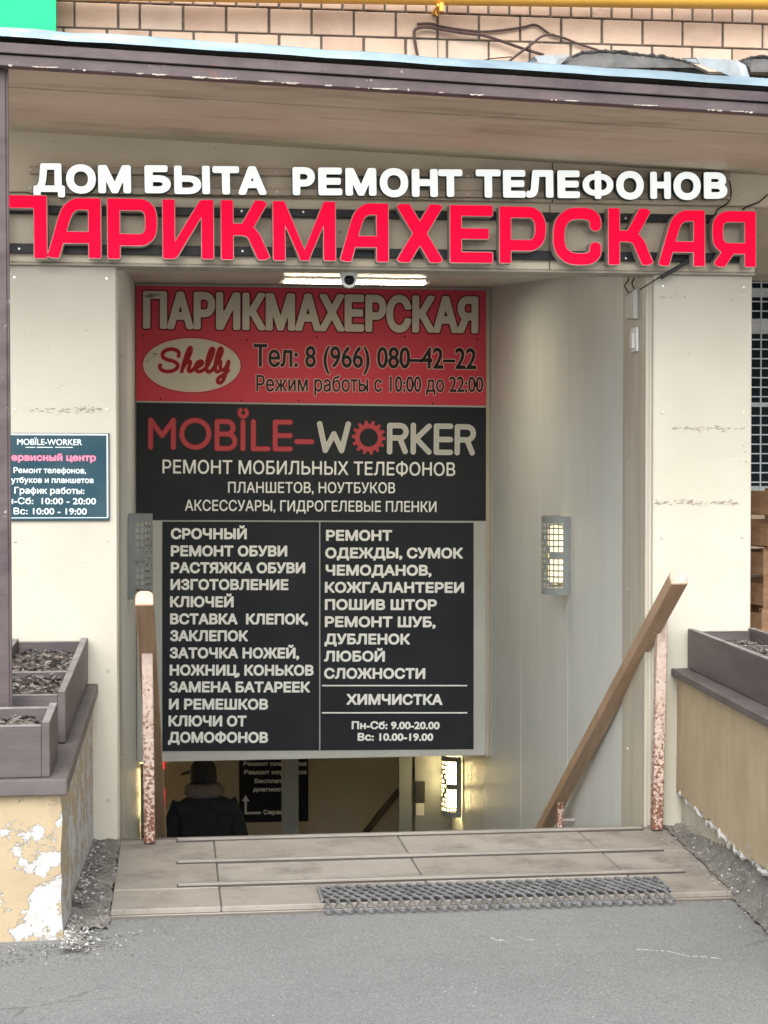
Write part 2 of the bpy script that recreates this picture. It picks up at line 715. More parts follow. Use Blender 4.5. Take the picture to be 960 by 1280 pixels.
PLATEPINK = M('plate_pink_ink', (.80, .22, .34), rough=.4)
WOODRAIL = M('worn_brown_wood', (.40, .275, .18), (.30, .20, .125), 7, rough=.45, stretch=(6, .6, .6), bump=.12, bs=90, bstretch=(4, .4, .4),
             specks=((.10, .06, .04), 30, .72, .78), coat=.15)
WOODEND = M('bare_end_grain', (.60, .47, .38), (.45, .33, .26), 30, rough=.8, bump=.2)
LAMPMETAL = M('lamp_grey_metal', (.225, .245, .24), (.185, .205, .20), 4, rough=.45)
BOXPAINT = M('planter_purple_brown_paint', (.075, .064, .066), (.115, .098, .098), 4, rough=.45, bump=.15, bs=60, stretch=(.6, .6, 3),
             specks=((.30, .27, .25), 40, .69, .75))
BOXEDGE = M('worn_planter_edge', (.30, .285, .275), (.19, .175, .17), 12, rough=.6, specks=((.6, .58, .55), 40, .66, .74))
COPING = M('dark_coping_sheet', (.085, .074, .072), (.13, .117, .113), 4, rough=.5, bump=.15, bs=40, specks=((.34, .31, .29), 34, .66, .74))
SOIL = M('dry_soil', (.06, .05, .045), (.13, .11, .095), 24, rough=.95, bump=.8, bs=60, bd=.01)
LITTER = M('dry_stem_litter', (.32, .29, .26), (.16, .13, .11), 18, rough=.9)
STONE = M('gravel_stone', (.22, .215, .20), (.12, .115, .108), 16, rough=.9)
PALESTONE = M('pale_chip', (.46, .46, .44), (.34, .34, .32), 16, rough=.9)
STRIP = M('aluminium_nosing_strip', (.33, .31, .275), (.24, .225, .20), 12, rough=.45, metal=.3, stretch=(.3, 1, 1))
STRIPSIDE = M('nosing_dark_joint', (.07, .06, .055), rough=.9)
RUBBER = M('grey_rubber', (.12, .125, .13), (.22, .225, .225), 20, rough=.7, specks=((.4, .4, .39), 50, .68, .76))
RUBBERDARK = M('dark_rubber_base', (.022, .021, .02), (.04, .037, .034), 30, rough=.95)
YELLOW = M('yellow_gas_pipe_paint', (.76, .43, .085), (.70, .38, .07), 2, rough=.35, specks=((.3, .16, .05), 30, .75, .8))
GREEN = M('green_sign_sheet', (.0, .50, .205), (.0, .46, .19), 1, rough=.4)
CABLE = M('brown_cable', (.06, .038, .035), (.10, .065, .058), 10, rough=.6)
BLACKCABLE = M('black_cable', (.02, .018, .018), rough=.6)
FELT = M('grey_roofing_felt', (.075, .075, .075), (.13, .127, .124), 8, rough=.85, bump=.3, bs=60, spots=[((.20, .195, .19), 4, .6, .7, (1, 2, 1))])
FELTDARK = M('torn_felt_edge', (.03, .03, .03), (.07, .065, .06), 20, rough=.95, bump=.5)
BENTSHEET = M('bent_zinc_sheet', (.42, .47, .50), (.30, .35, .38), 6, rough=.4, metal=.4)
GRILLE = M('pale_grille_paint', (.78, .84, .86), (.62, .68, .70), 10, rough=.5)
GLASS = M('dark_window_glass', (.012, .022, .028), (.02, .032, .036), 3, rough=.3, spec=.06)
WINFRAME = M('window_frame_white', (.84, .86, .86), (.74, .76, .76), 4, rough=.5)
CRATEWOOD = M('orange_brown_crate_wood', (.36, .225, .13), (.24, .135, .08), 5, rough=.75, bump=.25, bs=80, stretch=(1, 1, 5), bstretch=(.5, .5, 5),
              specks=((.14, .07, .04), 20, .68, .76))
CAMWHITE = M('camera_white_plastic', (.70, .71, .70), rough=.35)
LENS = M('camera_black_lens', (.01, .01, .012), rough=.08)
BASEWALL = M('inner_beige_wall', (.66, .57, .42), (.60, .51, .37), 2, rough=.7, bump=.05)
BASEFLOOR = M('inner_floor_tile', (.25, .23, .20), (.2, .18, .16), 5, rough=.5)
DOORALU = M('door_aluminium', (.17, .185, .19), (.14, .155, .16), 3, rough=.4, metal=.4)
LOCK = M('lock_black', (.015, .015, .015), rough=.4)
REDBOX = M('red_stand_paint', (.36, .015, .035), rough=.4)
CLOTH = M('dark_jacket_cloth', (.007, .008, .011), (.012, .013, .018), 20, rough=.9, bump=.25, bs=60, bd=.004)
TROUSER = M('dark_trousers', (.02, .02, .024), rough=.9)
SCARF = M('grey_brown_scarf_wool', (.12, .10, .085), (.08, .065, .055), 50, rough=.95, bump=.5, bs=150)
HAT = M('dark_knit_hat', (.018, .017, .018), (.03, .028, .028), 60, rough=.95, bump=.6, bs=200)
SKIN = M('skin', (.55, .33, .24), rough=.5)
SHOE = M('black_shoe', (.015, .014, .013), rough=.5)
DIFF_ON = emit('lamp_diffuser_bright', (1, .76, .36), 30)
DIFF_DIM = emit('lamp_diffuser_warm', (1, .78, .38), 1.0)
DIFF_OFF = M('lamp_diffuser_unlit', (.72, .72, .66), rough=.5)
TUBE_ON = emit('ceiling_tube_light', (1, .88, .66), 34)


def rust_mat(name, low, amount):
    m, nt, b = nodes_of(name)
    k = NB(nt)
    paint = k.mix(k.ramp(k.noise(30, 4), .35, .65), (.52, .43, .375), (.40, .30, .25))
    rust = k.mix(k.ramp(k.noise(45, 4), .35, .65), (.21, .085, .045), (.11, .048, .028))
    g = k.ramp(k.axis(2), low, low + 1.1)                       # rust creeps up from the foot of the post
    th = k.math('ADD', k.math('MULTIPLY', g, .26), amount)
    f = k.ramp(k.math('SUBTRACT', k.noise(75, 5, .65), th), -.03, .03)
    nt.links.new(k.mix(f, paint, rust), b.inputs['Base Color'])
    b.inputs['Roughness'].default_value = .8
    k.bump(k.noise(75, 5, .65), .5, .003, b)
    return m


RUST = rust_mat('flaking_pink_paint_over_rust', 0.0, .455)


def plaster_mat(name, gradient):
    m, nt, b = nodes_of(name)
    k = NB(nt)
    base = k.mix(k.ramp(k.noise(3.0, 6, .6), .35, .65), (.42, .34, .22), (.35, .28, .175))
    dirt = k.ramp(k.noise(5, 5, .65, (2, 2, .35)), .52, .72)
    base = k.mix(k.math('MULTIPLY', dirt, .45), base, (.30, .24, .16))
    specks = k.ramp(k.noise(40, 4, .7), .66, .72)
    base = k.mix(specks, base, (.20, .15, .10))
    n = k.noise(8.5, 9, .70, (1, 1, 1.2), (2.2, .4, 5.7))
    x, z = k.axis(0), k.axis(2)
    if gradient:        # chipped white patches spread up from the foot and the outer corner
        g = k.math('ADD', k.math('MULTIPLY', k.ramp(z, .44, .0), .115), k.math('MULTIPLY', k.ramp(x, gradient[0], gradient[1]), .175))
        f = k.math('ADD', n, g)
        chip = k.ramp(f, .70, .715)
    else:
        g = k.math('MULTIPLY', k.ramp(z, .34, .02), .22)
        chip = k.ramp(k.math('ADD', n, g), .74, .76)
    white = k.mix(k.ramp(k.noise(16, 5), .35, .65), (.50, .51, .50), (.38, .38, .37))
    white = k.mix(k.ramp(k.noise(55, 4, .7), .66, .71), white, (.20, .18, .16))
    nt.links.new(k.mix(chip, base, white), b.inputs['Base Color'])
    b.inputs['Roughness'].default_value = .9
    n1 = k.bump(k.math('SUBTRACT', k.math('MULTIPLY', k.noise(60, 5, .7), .35), chip), .7, .006, b)
    k.bump(k.noise(9, 4), .35, .012, b, n1)
    return m


PLASTER = plaster_mat('chipped_yellow_plaster', (.42, .84))
PLASTER2 = plaster_mat('stained_yellow_plaster', None)


def asphalt_mat():
    m, nt, b = nodes_of('worn_grey_asphalt')
    k = NB(nt)
    base = k.mix(k.ramp(k.noise(.9, 6, .6), .3, .7), (.170, .174, .172), (.216, .218, .212))
    base = k.mix(k.math('MULTIPLY', k.ramp(k.noise(6, 6, .7, (1, 2.5, 1)), .5, .75), .5), base, (.15, .153, .152))
    agg = k.voro(240, out='Color')
    sep = k.n.new('ShaderNodeSeparateColor')
    nt.links.new(agg, sep.inputs[0])
    base = k.mix(k.ramp(sep.outputs[0], .90, .92), base, (.27, .27, .262))
    base = k.mix(k.math('MULTIPLY', k.ramp(sep.outputs[1], .88, .91), .7), base, (.09, .09, .09))
    big = k.voro(26, out='Distance')
    base = k.mix(k.ramp(k.math('ADD', big, k.math('MULTIPLY', k.noise(7, 2), .22)), .165, .15), base, (.07, .07, .07))
    cr = k.voro(.9, 'DISTANCE_TO_EDGE', (.3, .2, 0))
    wob = k.math('ADD', cr, k.math('MULTIPLY', k.math('SUBTRACT', k.noise(14, 4), .5), .05))
    crack = k.math('MULTIPLY', k.ramp(k.math('ABSOLUTE', wob, 0), .006, .001), k.ramp(k.noise(1.3, 2), .56, .64))
    base = k.mix(k.math('MULTIPLY', crack, .55), base, (.09, .088, .085))
    chalk = k.ramp(k.noise(11, 7, .75, (1, 1.6, 1), (4.4, 8.1, 0)), .735, .76)
    base = k.mix(k.math('MULTIPLY', chalk, .8), base, (.55, .56, .56))
    nt.links.new(base, b.inputs['Base Color'])
    b.inputs['Roughness'].default_value = .9
    n1 = k.bump(k.voro(240), .22, .003, b)
    k.bump(k.noise(5, 5), .25, .02, b, n1)
    return m


ASPHALT = asphalt_mat()
TILE = [M('landing_tile_%s' % n, c, c2, 6, rough=.6, bump=.12, bs=60, specks=((.2, .17, .145), 34, .66, .74),
          spots=[((.15, .132, .115), 5, .48, .72, (1, 1, 1)), ((.42, .39, .35), 15, .68, .73, (1, 1, 1))])
        for n, c, c2 in (('grey', (.30, .275, .24), (.255, .235, .205)), ('pinkish', (.31, .26, .22), (.265, .225, .195)), ('pale', (.32, .30, .265), (.275, .255, .225)))]
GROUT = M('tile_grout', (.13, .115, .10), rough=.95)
BROKEN = M('broken_asphalt_edge', (.13, .123, .113), (.225, .212, .195), 9, rough=.95, bump=.9, bs=45, bd=.012,
           specks=((.42, .41, .39), 42, .62, .68))

# ------------------------------------------------------------------ the setting: ground, landing, stairs
D = 7.33                     # front of the entrance
XL, XR = -.23, 2.07          # inner faces of the stairwell
YB = 11.09                   # the board over the foot of the stairs
g = MB()
BIG = 250
for x0, x1, y0, y1 in ((-BIG, BIG, -BIG, 7.33), (-BIG, -.30, 7.33, BIG), (2.14, BIG, 7.33, BIG), (-.30, 2.14, 15.2, BIG)):
    g.quad((x0, y0, 0), (x1, y0, 0), (x1, y1, 0), (x0, y1, 0))
struct(g.build('ground', ASPHALT, fix=False))

# tiled landing, a low lip above the asphalt; courses of uneven slabs
lm = MB()
lm.box(-.215, 2.262, 6.165, 7.40, -.12, .022, 3)
rows = [(6.158, 6.440), (6.445, 6.852), (6.857, 7.44)]
cuts = [-.222, .172, .955, 1.745, 2.27]
for r_, (y0, y1) in enumerate(rows):
    for c_ in range(4):
        a, b = cuts[c_], cuts[c_ + 1]
        yy1 = y1 if (r_ < 2 or 0 < c_ < 3) else 7.44
        if r_ == 2:
            yy1 = 7.325
        lm.box(a + .0025, b - .0025, y0, yy1, .0, .03 + random.uniform(-.0015, .0015), random.choice((0, 0, 1, 2)))
lm.box(-.222, 2.27, 6.138, 6.1575, -.01, .012, 3)  # dark seam strip, stands in for the shaded, dirty front of the lip
lm.box(2.078, 2.18, 7.325, 7.46, .0, .03, 1)
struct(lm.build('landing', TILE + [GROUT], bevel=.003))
# broken asphalt between the left planter and the landing, and the rough fillet under the right planter
bm_ = MB()


def rough_patch(mb, xf, y0, y1, nx, ny, zf, seed):
    rnd = random.Random(seed)
    o = len(mb.v)
    for j in range(ny + 1):
        y = y0 + (y1 - y0) * j / ny
        for i in range(nx + 1):
            u = i / nx
            a, b = xf(y)
            mb.v.append(Vector((a + (b - a) * u + rnd.uniform(-.006, .006), y + rnd.uniform(-.006, .006), zf(u, y) + rnd.uniform(-.007, .007) * (.4 + u))))
    for j in range(ny):
        for i in range(nx):
            q = o + j * (nx + 1) + i
            mb.f.append((q, q + 1, q + nx + 2, q + nx + 1))
            mb.mi.append(0)


rough_patch(bm_, lambda y: (-.40, -.222), 6.0, 7.34, 12, 70, lambda u, y: .004 + .028 * min(1, max(0, (y - 6.0) / .5)) + .022 * (1 - u) ** 2, 3)
rough_patch(bm_, lambda y: (2.135 - (7.33 - y) * .068, 2.235 - (7.33 - y) * .073), 5.0, 7.34, 10, 110,
            lambda u, y: .010 + (.026 if y > 6.15 else 0) * (1 - u) + (.035 + .12 * min(1, max(0, (7.15 - y) / .9))) * u ** 1.8, 5)
struct(bm_.build('broken_asphalt', BROKEN, smooth=True))

# concrete stairs going down, basement floor
st = MB()
NS = 12
for i in range(NS):
    y0 = 7.33 + i * .28
    st.box(XL - .02, XR + .02, y0, y0 + .28 + (.02 if i < NS - 1 else 0), -2.4, .025 - (i + 1) * .17 + .0)
struct(st.build('stairs', M('stair_concrete', (.30, .28, .25), (.24, .22, .2), 5, rough=.85, bump=.2), bevel=.004))
fl = MB()
fl.box(XL - .02, XR + .02, 10.69, 15.2, -2.4, -2.02)
struct(fl.build('basement_floor', BASEFLOOR))

# ------------------------------------------------------------------ brick building behind
bld = thing('brick_building', (1, 10.85, 0), 'cream brick building wall rising behind the entrance canopy', 'building')
WX0, WX1, WZ0, WZ1 = 2.36, 4.7, 1.44, 4.172
bw = MB()
zrow = 4.337 - .163 * 27
for i in range(46):
    z0 = zrow + i * .163
    hdr = i in (28, 32, 36, 40, 24, 20, 16, 12, 8, 4)
    L_ = .1335 if hdr else .267
    x = -6 + random.Random(i).choice((0, .5)) * L_ + (.07 if i % 2 else 0)
    k = 0
    while x < 9:
        ln = L_
        if not hdr and x < -.02 and random.Random(i * 99 + k).random() < .3:
            ln = .1335
        a, b, c, d = x + .006, x + ln - .006, z0 + .006, z0 + .157
        x += ln
        k += 1
        if b > WX0 - .02 and a < WX1 + .02 and d > WZ0 and c < WZ1:
            if a < WX0 - .06:
                b = WX0 - .02
            elif b > WX1 + .06:
                a = WX1 + .02
            else:
                continue
        if a > -.72 and b < 2.6 and d < 2.9:
            continue
        r_ = random.Random(i * 131 + k)
        dy = r_.uniform(-.003, .003)
        bw.box(a + r_.uniform(0, .003), b - r_.uniform(0, .003), 10.85 + dy, 10.93, c, d, r_.choice((0, 0, 0, 1, 2)))
for x0, x1, z0, z1 in ((-6, -.72, -.1, 7.5), (2.6, 9, -.1, 1.44), (-.72, 2.36, 2.9, 7.5), (4.7, 9, 1.44, 7.5), (2.36, 4.7, 4.172, 7.5)):
    bw.box(x0, x1, 10.862, 11.3, z0, z1, 3)
bw.build('brick_wall', BR + [MORTAR], bld, bevel=.004)
wf = MB()
for x0, x1, z0, z1 in ((2.36, 2.42, WZ0, WZ1), (4.64, 4.7, WZ0, WZ1), (2.42, 4.64, WZ0, 1.50), (2.42, 4.64, 4.12, WZ1), (2.42, 4.64, 2.50, 2.60),
                       (3.50, 3.57, 1.5, 2.5), (2.42, 4.64, 2.74, 2.80), (2.42, 4.64, 2.92, 3.02), (2.42, 4.64, 2.03, 2.05)):
    wf.box(x0, x1, 10.93, 10.99, z0, z1)
win = wf.build('window', WINFRAME, bld, bevel=.004)
pn = MB()
pn.box(2.42, 4.64, 10.955, 10.965, 1.5, 4.12)
pn.build('pane', GLASS, win)
gr = MB()
x = 2.38
while x < 4.7:
    gr.box(x, x + .008, 10.87, 10.878, WZ0 + .01, WZ1 - .01)
    x += .0685
z = WZ0 + .02
while z < WZ1:
    gr.box(2.37, 4.69, 10.86, 10.868, z, z + .008)
    z += .062
gr.build('window_grille', GRILLE, bld)

# ------------------------------------------------------------------ the stair entrance
ent = thing('stair_entrance', (.92, D, 0), 'cream panelled basement stair entrance with grey clad walls', 'entrance')


def panel(name, x0, x1, y0, y1, z0, z1, m, bev=.004, parent=None):
    return MB().box(x0, x1, y0, y1, z0, z1).build(name, m, ent if parent is None else parent, bevel=bev)


for (x0, x1) in ((-.69, XL), (XR + .02, 2.535)):
    p = panel('pillar', x0, x1, D, D + .03, .0, 2.452, CREAM)
    first = None
    for zz in (2.40, 1.85, 1.30, .75, .2):
        for xx in (x0 + .04, x1 - .04):
            if first is None:
                first = MB().lathe([(0.0, -.004), (.006, -.004), (.008, 0)], (xx, D, zz), 'y', 8).build('screw', SCREW, p)
                fx, fz = xx, zz
            else:
                c = first.copy()
                COL.objects.link(c)
                c.parent = p
                c.location = (xx - fx, 0, zz - fz)
# side walls: outer skin, inner cladding sheets and the jamb strips
for sgn, xi, xo in ((-1, XL, -.69), (1, XR, 2.535)):
    a, b = sorted((xi + sgn * .012, xo))
    MB().box(a, b, D + .03, 10.85, -.05, 3.0).build('side_wall', CREAM, ent)
    cl = MB()
    y, q = D + .42, 0
    for yy in (8.87, 10.1, 11.32, 12.6, 14.6):
        a, b = sorted((xi, xi + sgn * .012))
        cl.box(a, b, y + .002, yy - .002, -2.1, 2.9)
        y = yy
    cl.build('wall_cladding', CLAD, ent, bevel=.0015)
    a, b = sorted((xi - sgn * .006, xi + sgn * .012))
    jm = MB()
    jm.box(a, b, D + .031, D + .418, -.9, 2.9)
    for zz in (.32, .72, 1.05, 1.62, 2.1):
        jm.box(*sorted((xi - sgn * .012, xi - sgn * .005)), D + .30, D + .31, zz, zz + .012)
    jm.build('jamb', JAMB, ent, bevel=.002)
    a, b = sorted((xi + sgn * .0125, xi + sgn * .3))
    MB().box(a, b, 10.86, 15.2, -2.4, 1.2).build('side_wall', BASEWALL, ent)
    MB().box(a, b, 7.36, 10.85, -2.4, -.06).build('side_wall', BASEWALL, ent)
# fascia: upper and lower sheets with seams
fa = MB()
fa.box(-.70, 1.632, D - .022, D + .03, 2.752, 3.10)
fa.box(1.636, 2.60, D - .022, D + .03, 2.752, 3.10)
fa.box(-.70, 1.622, D - .018, D + .03, 2.462, 2.744)
fa.box(1.626, 2.54, D - .018, D + .03, 2.462, 2.744)
fa.box(-.69, 2.535, D + .0, D + .028, 2.744, 2.752)
fa.build('fascia', FASCIA, ent, bevel=.003)
MB().box(-.70, 2.54, D - .028, D + .12, 2.450, 2.4605).build('lintel_edge', JAMB, ent, bevel=.002)
# slatted ceiling, rising a little towards the board
ce = MB()


def ceil_z(y):
    return 2.49 + (y - D) * .0815


y = D + .13
while y < YB - .02:
    y1 = min(y + .118, YB - .01)
    z0, z1 = ceil_z(y), ceil_z(y1)
    ce.hexa([(XL, y, z0), (XR, y, z0), (XR, y1, z1), (XL, y1, z1), (XL, y, z0 + .014), (XR, y, z0 + .014), (XR, y1, z1 + .014), (XL, y1, z1 + .014)])
    y += .124
ce.build('slat_ceiling', CEIL, ent, bevel=.003)
MB().hexa([(XL, D + .1, 2.53), (XR, D + .1, 2.53), (XR, YB, 2.84), (XL, YB, 2.84), (XL, D + .1, 2.56), (XR, D + .1, 2.56), (XR, YB, 2.87), (XL, YB, 2.87)]).build('ceiling_void', DARKGAP, ent)
MB().box(XL, XR, YB + .005, YB + .07, -.255, 2.86).build('bulkhead', BASEWALL, ent)
# basement lobby shell
MB().box(XL - .01, XR + .01, 14.6, 14.8, -2.1, 1.0).build('end_wall', BASEWALL, ent)
MB().box(XL - .01, XR + .01, YB + .08, 14.6, .35, .5).build('lobby_ceiling', CEIL, ent)

# ------------------------------------------------------------------ canopy
can = thing('canopy', (-.6, 6.2, .6), 'brown steel edged canopy sloping over the entrance signs', 'canopy')
YC = 6.15


def cz(x, y=None):           # underside of the canopy edge: it sags to the right
    return 3.01 - (x + .6) * .0355


x0, x1 = -3.0, 4.6
so_ = MB()
ys = [YC + .02, 6.50, 6.504, D - .02]
for a, b, dz in ((YC + .02, 6.498, 0), (6.502, D - .02, -.004), (D + .05, 10.845, 0)):
    pts = []
    for zo in (0, .03):
        for (xx, yy) in ((x0, a), (x1, a), (x1, b), (x0, b)):
            pts.append((xx, yy, cz(xx) + .0 + dz + zo - (yy - YC) * .004))
    so_.hexa(pts)
so_.build('soffit', SOFFIT, can)
be = MB()
for (z0, z1, yo) in ((-.012, .026, 0), (.030, .066, -.012)):
    be.hexa([(x0, YC + yo - .03, cz(x0) + z0), (x1, YC + yo - .03, cz(x1) + z0), (x1, YC + .02, cz(x1) + z0), (x0, YC + .02, cz(x0) + z0),
             (x0, YC + yo - .03, cz(x0) + z1), (x1, YC + yo - .03, cz(x1) + z1), (x1, YC + .02, cz(x1) + z1), (x0, YC + .02, cz(x0) + z1)])
be.build('front_beam', PURPLE, can, bevel=.002)
pe = MB()                    # flakes of white paint hanging along the lower edge
rnd = random.Random(4)
x = -.62
while x < 2.6:
    ln = rnd.choice((.006, .01, .015, .025, .05, .09))
    if rnd.random() < .62:
        n = max(3, int(ln / .004))
        k_ = rnd.uniform(.4, 1)
        top = [(x + ln * i / n, YC - .0325, cz(x) - .0095 + k_ * rnd.uniform(0, .003)) for i in range(n + 1)]
        bot = [(x + ln * i / n, YC - .0325, cz(x) - .011 - k_ * rnd.uniform(0, .006) * math.sin(math.pi * (i + .4) / (n + .8))) for i in range(n + 1)]
        for i in range(n):
            pe.hexa([bot[i], bot[i + 1], (bot[i + 1][0], YC - .031, bot[i + 1][2]), (bot[i][0], YC - .031, bot[i][2]),
                     top[i], top[i + 1], (top[i + 1][0], YC - .031, top[i + 1][2]), (top[i][0], YC - .031, top[i][2])])
    x += ln + rnd.choice((.004, .01, .03, .09))
pe.build('peeling_paint', PEEL, can)['kind'] = 'stuff'
fl_ = MB()
n = 60
for i in range(n):
    a, b = x0 + (x1 - x0) * i / n, x0 + (x1 - x0) * (i + 1) / n
    r0, r1 = random.Random(i), random.Random(i + 1)

    def lip(x, r_):
        w = r_.uniform(-.004, .004)
        lift = .014 * max(0, 1 - abs(x + .1) / .9) if x < .8 else 0
        return cz(x) + .084 - lift * .2 + w * .6, cz(x) + .112 + w
    (za, zb), (zc, zd) = lip(a, r0), lip(b, r1)
    fl_.hexa([(a, YC - .055, za), (b, YC - .055, zc), (b, YC - .052, zc), (a, YC - .052, za), (a, YC - .05, zb), (b, YC - .05, zd), (b, YC - .047, zd), (a, YC - .047, zb)])
    fl_.hexa([(a, YC - .05, zb), (b, YC - .05, zd), (b, YC + .5, zd + .02), (a, YC + .5, zb + .02), (a, YC - .05, zb + .002), (b, YC - .05, zd + .002), (b, YC + .5, zd + .022), (a, YC + .5, zb + .022)])
fl_.build('roof_flashing', FLASH, can)
rf = MB()
rf.hexa([(x0, YC + .02, cz(x0) + .03), (x1, YC + .02, cz(x1) + .03), (x1, 10.845, cz(x1) + .03), (x0, 10.845, cz(x0) + .03),
         (x0, YC + .02, cz(x0) + .085), (x1, YC + .02, cz(x1) + .085), (x1, 10.845, cz(x1) + .14), (x0, 10.845, cz(x0) + .14)])
rf.build('roof_slab', FELTDARK, can)
pt, pb = at(-1, 150, 6.2), at(4, 872, 6.2)
po = MB()
po.beam((pb.x, 6.2, .60), (pt.x, 6.2, 3.0), .05, .05, (0, 1, 0))
po.beam((pb.x + .030, 6.179, .60), (pt.x + .030, 6.179, 3.0), .009, .009, (0, 1, 0))
po.build('post', PURPLE, can, bevel=.003)

# ------------------------------------------------------------------ the two lines of channel letters over the entrance
PW, PR = D - .085, D - .125          # planes of the letter faces


def rail(name, xa, ya, xb, yb, h, m, parent, y0, y1):
    p, q = at(xa, ya, y0), at(xb, yb, y0)
    hh = h * px(y0)
    b = MB().hexa([(p.x, y0, p.z - hh), (q.x, y0, q.z - hh), (q.x, y1, q.z - hh), (p.x, y1, p.z - hh),
                   (p.x, y0, p.z), (q.x, y0, q.z), (q.x, y1, q.z), (p.x, y1, p.z)])
    return b.build(name, m, parent, bevel=.002)


def screws(parent, pts, Y, r=.006):
    first = None
    for (x, y) in pts:
        p = at(x, y, Y)
        if first is None:
            first, p0 = MB().lathe([(0, -.005), (r * .7, -.005), (r, 0)], p, 'y', 8).build('screw', SCREW, parent), p
        else:
            c = first.copy()
            COL.objects.link(c)
            c.parent = parent
            c.location = Vector(first.location) + p - p0


ws = thing('letter_sign', (.9, PW, 2.76), 'white raised capital letters in one line on two beige rails', 'letter sign')
r1 = rail('rail', 37, 208, 913, 215, 9, ALU, ws, D - .048, D - .0225)
screws(r1, [(38, 212), (345, 216), (585, 220), (690, 218), (910, 224)], D - .048)
r2 = rail('rail', 37, 233, 913, 241, 8.5, ALU, ws, D - .048, D - .0225)
screws(r2, [(38, 235), (346, 240), (585, 243), (690, 245), (910, 248)], D - .048)
white_px = [('Д', 42, 80, 205, 246.5), ('О', 83, 119, 206, 242), ('М', 123, 163, 207, 241.5), ('Б', 181, 213, 207, 241.5), ('Ы', 218, 262, 207.5, 242.5), ('Т', 266, 299, 208, 243),
            ('А', 298, 333, 208, 243.5), ('Р', 366, 394, 209, 244), ('Е', 398, 428, 209.5, 244), ('М', 432, 471, 210, 244.5), ('О', 475, 511, 210, 246.5), ('Н', 515, 548, 211, 246),
            ('Т', 548, 579, 211.5, 246), ('Т', 595, 627, 211.5, 247), ('Е', 629, 658, 212, 247), ('Л', 658, 693, 212, 247), ('Е', 697, 726, 212.5, 247.5), ('Ф', 728.5, 768.5, 213, 248.5),
            ('О', 770.5, 806.5, 213, 249.5), ('Н', 813, 840, 214, 248.5), ('О', 842, 878, 214, 250), ('В', 880, 911, 214.5, 248.5)]


def raised_letter(loops_out, loops_face, to3, depth, parent, face, side, lift=.0012):
    mb = MB()
    add_flat(mb, loops_out, to3, 1)
    add_walls(mb, loops_out, to3, (0, depth, 0), 1)
    add_flat(mb, loops_face, lambda a, b: to3(a, b) + Vector((0, -lift, 0)), 0)
    add_walls(mb, loops_face, lambda a, b: to3(a, b) + Vector((0, -lift, 0)), (0, lift, 0), 0)
    return mb.build('letter', [face, side], parent, fix=False)


for ch, xa, xb, yt, yb in white_px:
    cl = text_outline(ch)
    pol = [q for c in cl for q in c[2]]
    mnx, mxx = min(p[0] for q in pol for p in q), max(p[0] for q in pol for p in q)
    mny, mxy = min(p[1] for q in pol for p in q), max(p[1] for q in pol for p in q)
    k = px(PW)
    Wd, Ht = (xb - xa) * k, (yb - yt) * k
    bold = 2.6 * k if ch != 'Ф' else 1.9 * k
    if ch in 'ДЫ':
        bold = 2.2 * k
    pol = [[((p[0] - mnx) / (mxx - mnx) * (Wd - 2 * bold) + bold, (p[1] - mny) / (mxy - mny) * (Ht - 2 * bold) + bold) for p in q] for q in pol]
    h = .0016
    X, Y = np.meshgrid(np.arange(-4 * h, Wd + 5 * h, h), np.arange(-4 * h, Ht + 5 * h, h))
    D_ = poly_sdf(pol, X, Y) - bold
    f0, _ = frame(xa, yb, xb, yb + .15, PW)
    raised_letter(marching(D_ - .0015, -4 * h, -4 * h, h), marching(D_, -4 * h, -4 * h, h), f0, .034, ws, WHITE, GREENSIDE)

rs = thing('letter_sign', (.9, PR, 2.46), 'big red raised letters on two black rails above the doorway', 'letter sign')
r1 = rail('rail', 8, 256, 945, 269, 10, BLACKRAIL, rs, D - .055, D - .0185)
screws(r1, [(24, 261), (302, 264), (379, 265), (782, 273)], D - .055)
r2 = rail('rail', 8, 304, 945, 317, 11.5, BLACKRAIL, rs, D - .055, D - .0185)
screws(r2, [(24, 311), (303, 314), (782, 323), (560, 321)], D - .055)


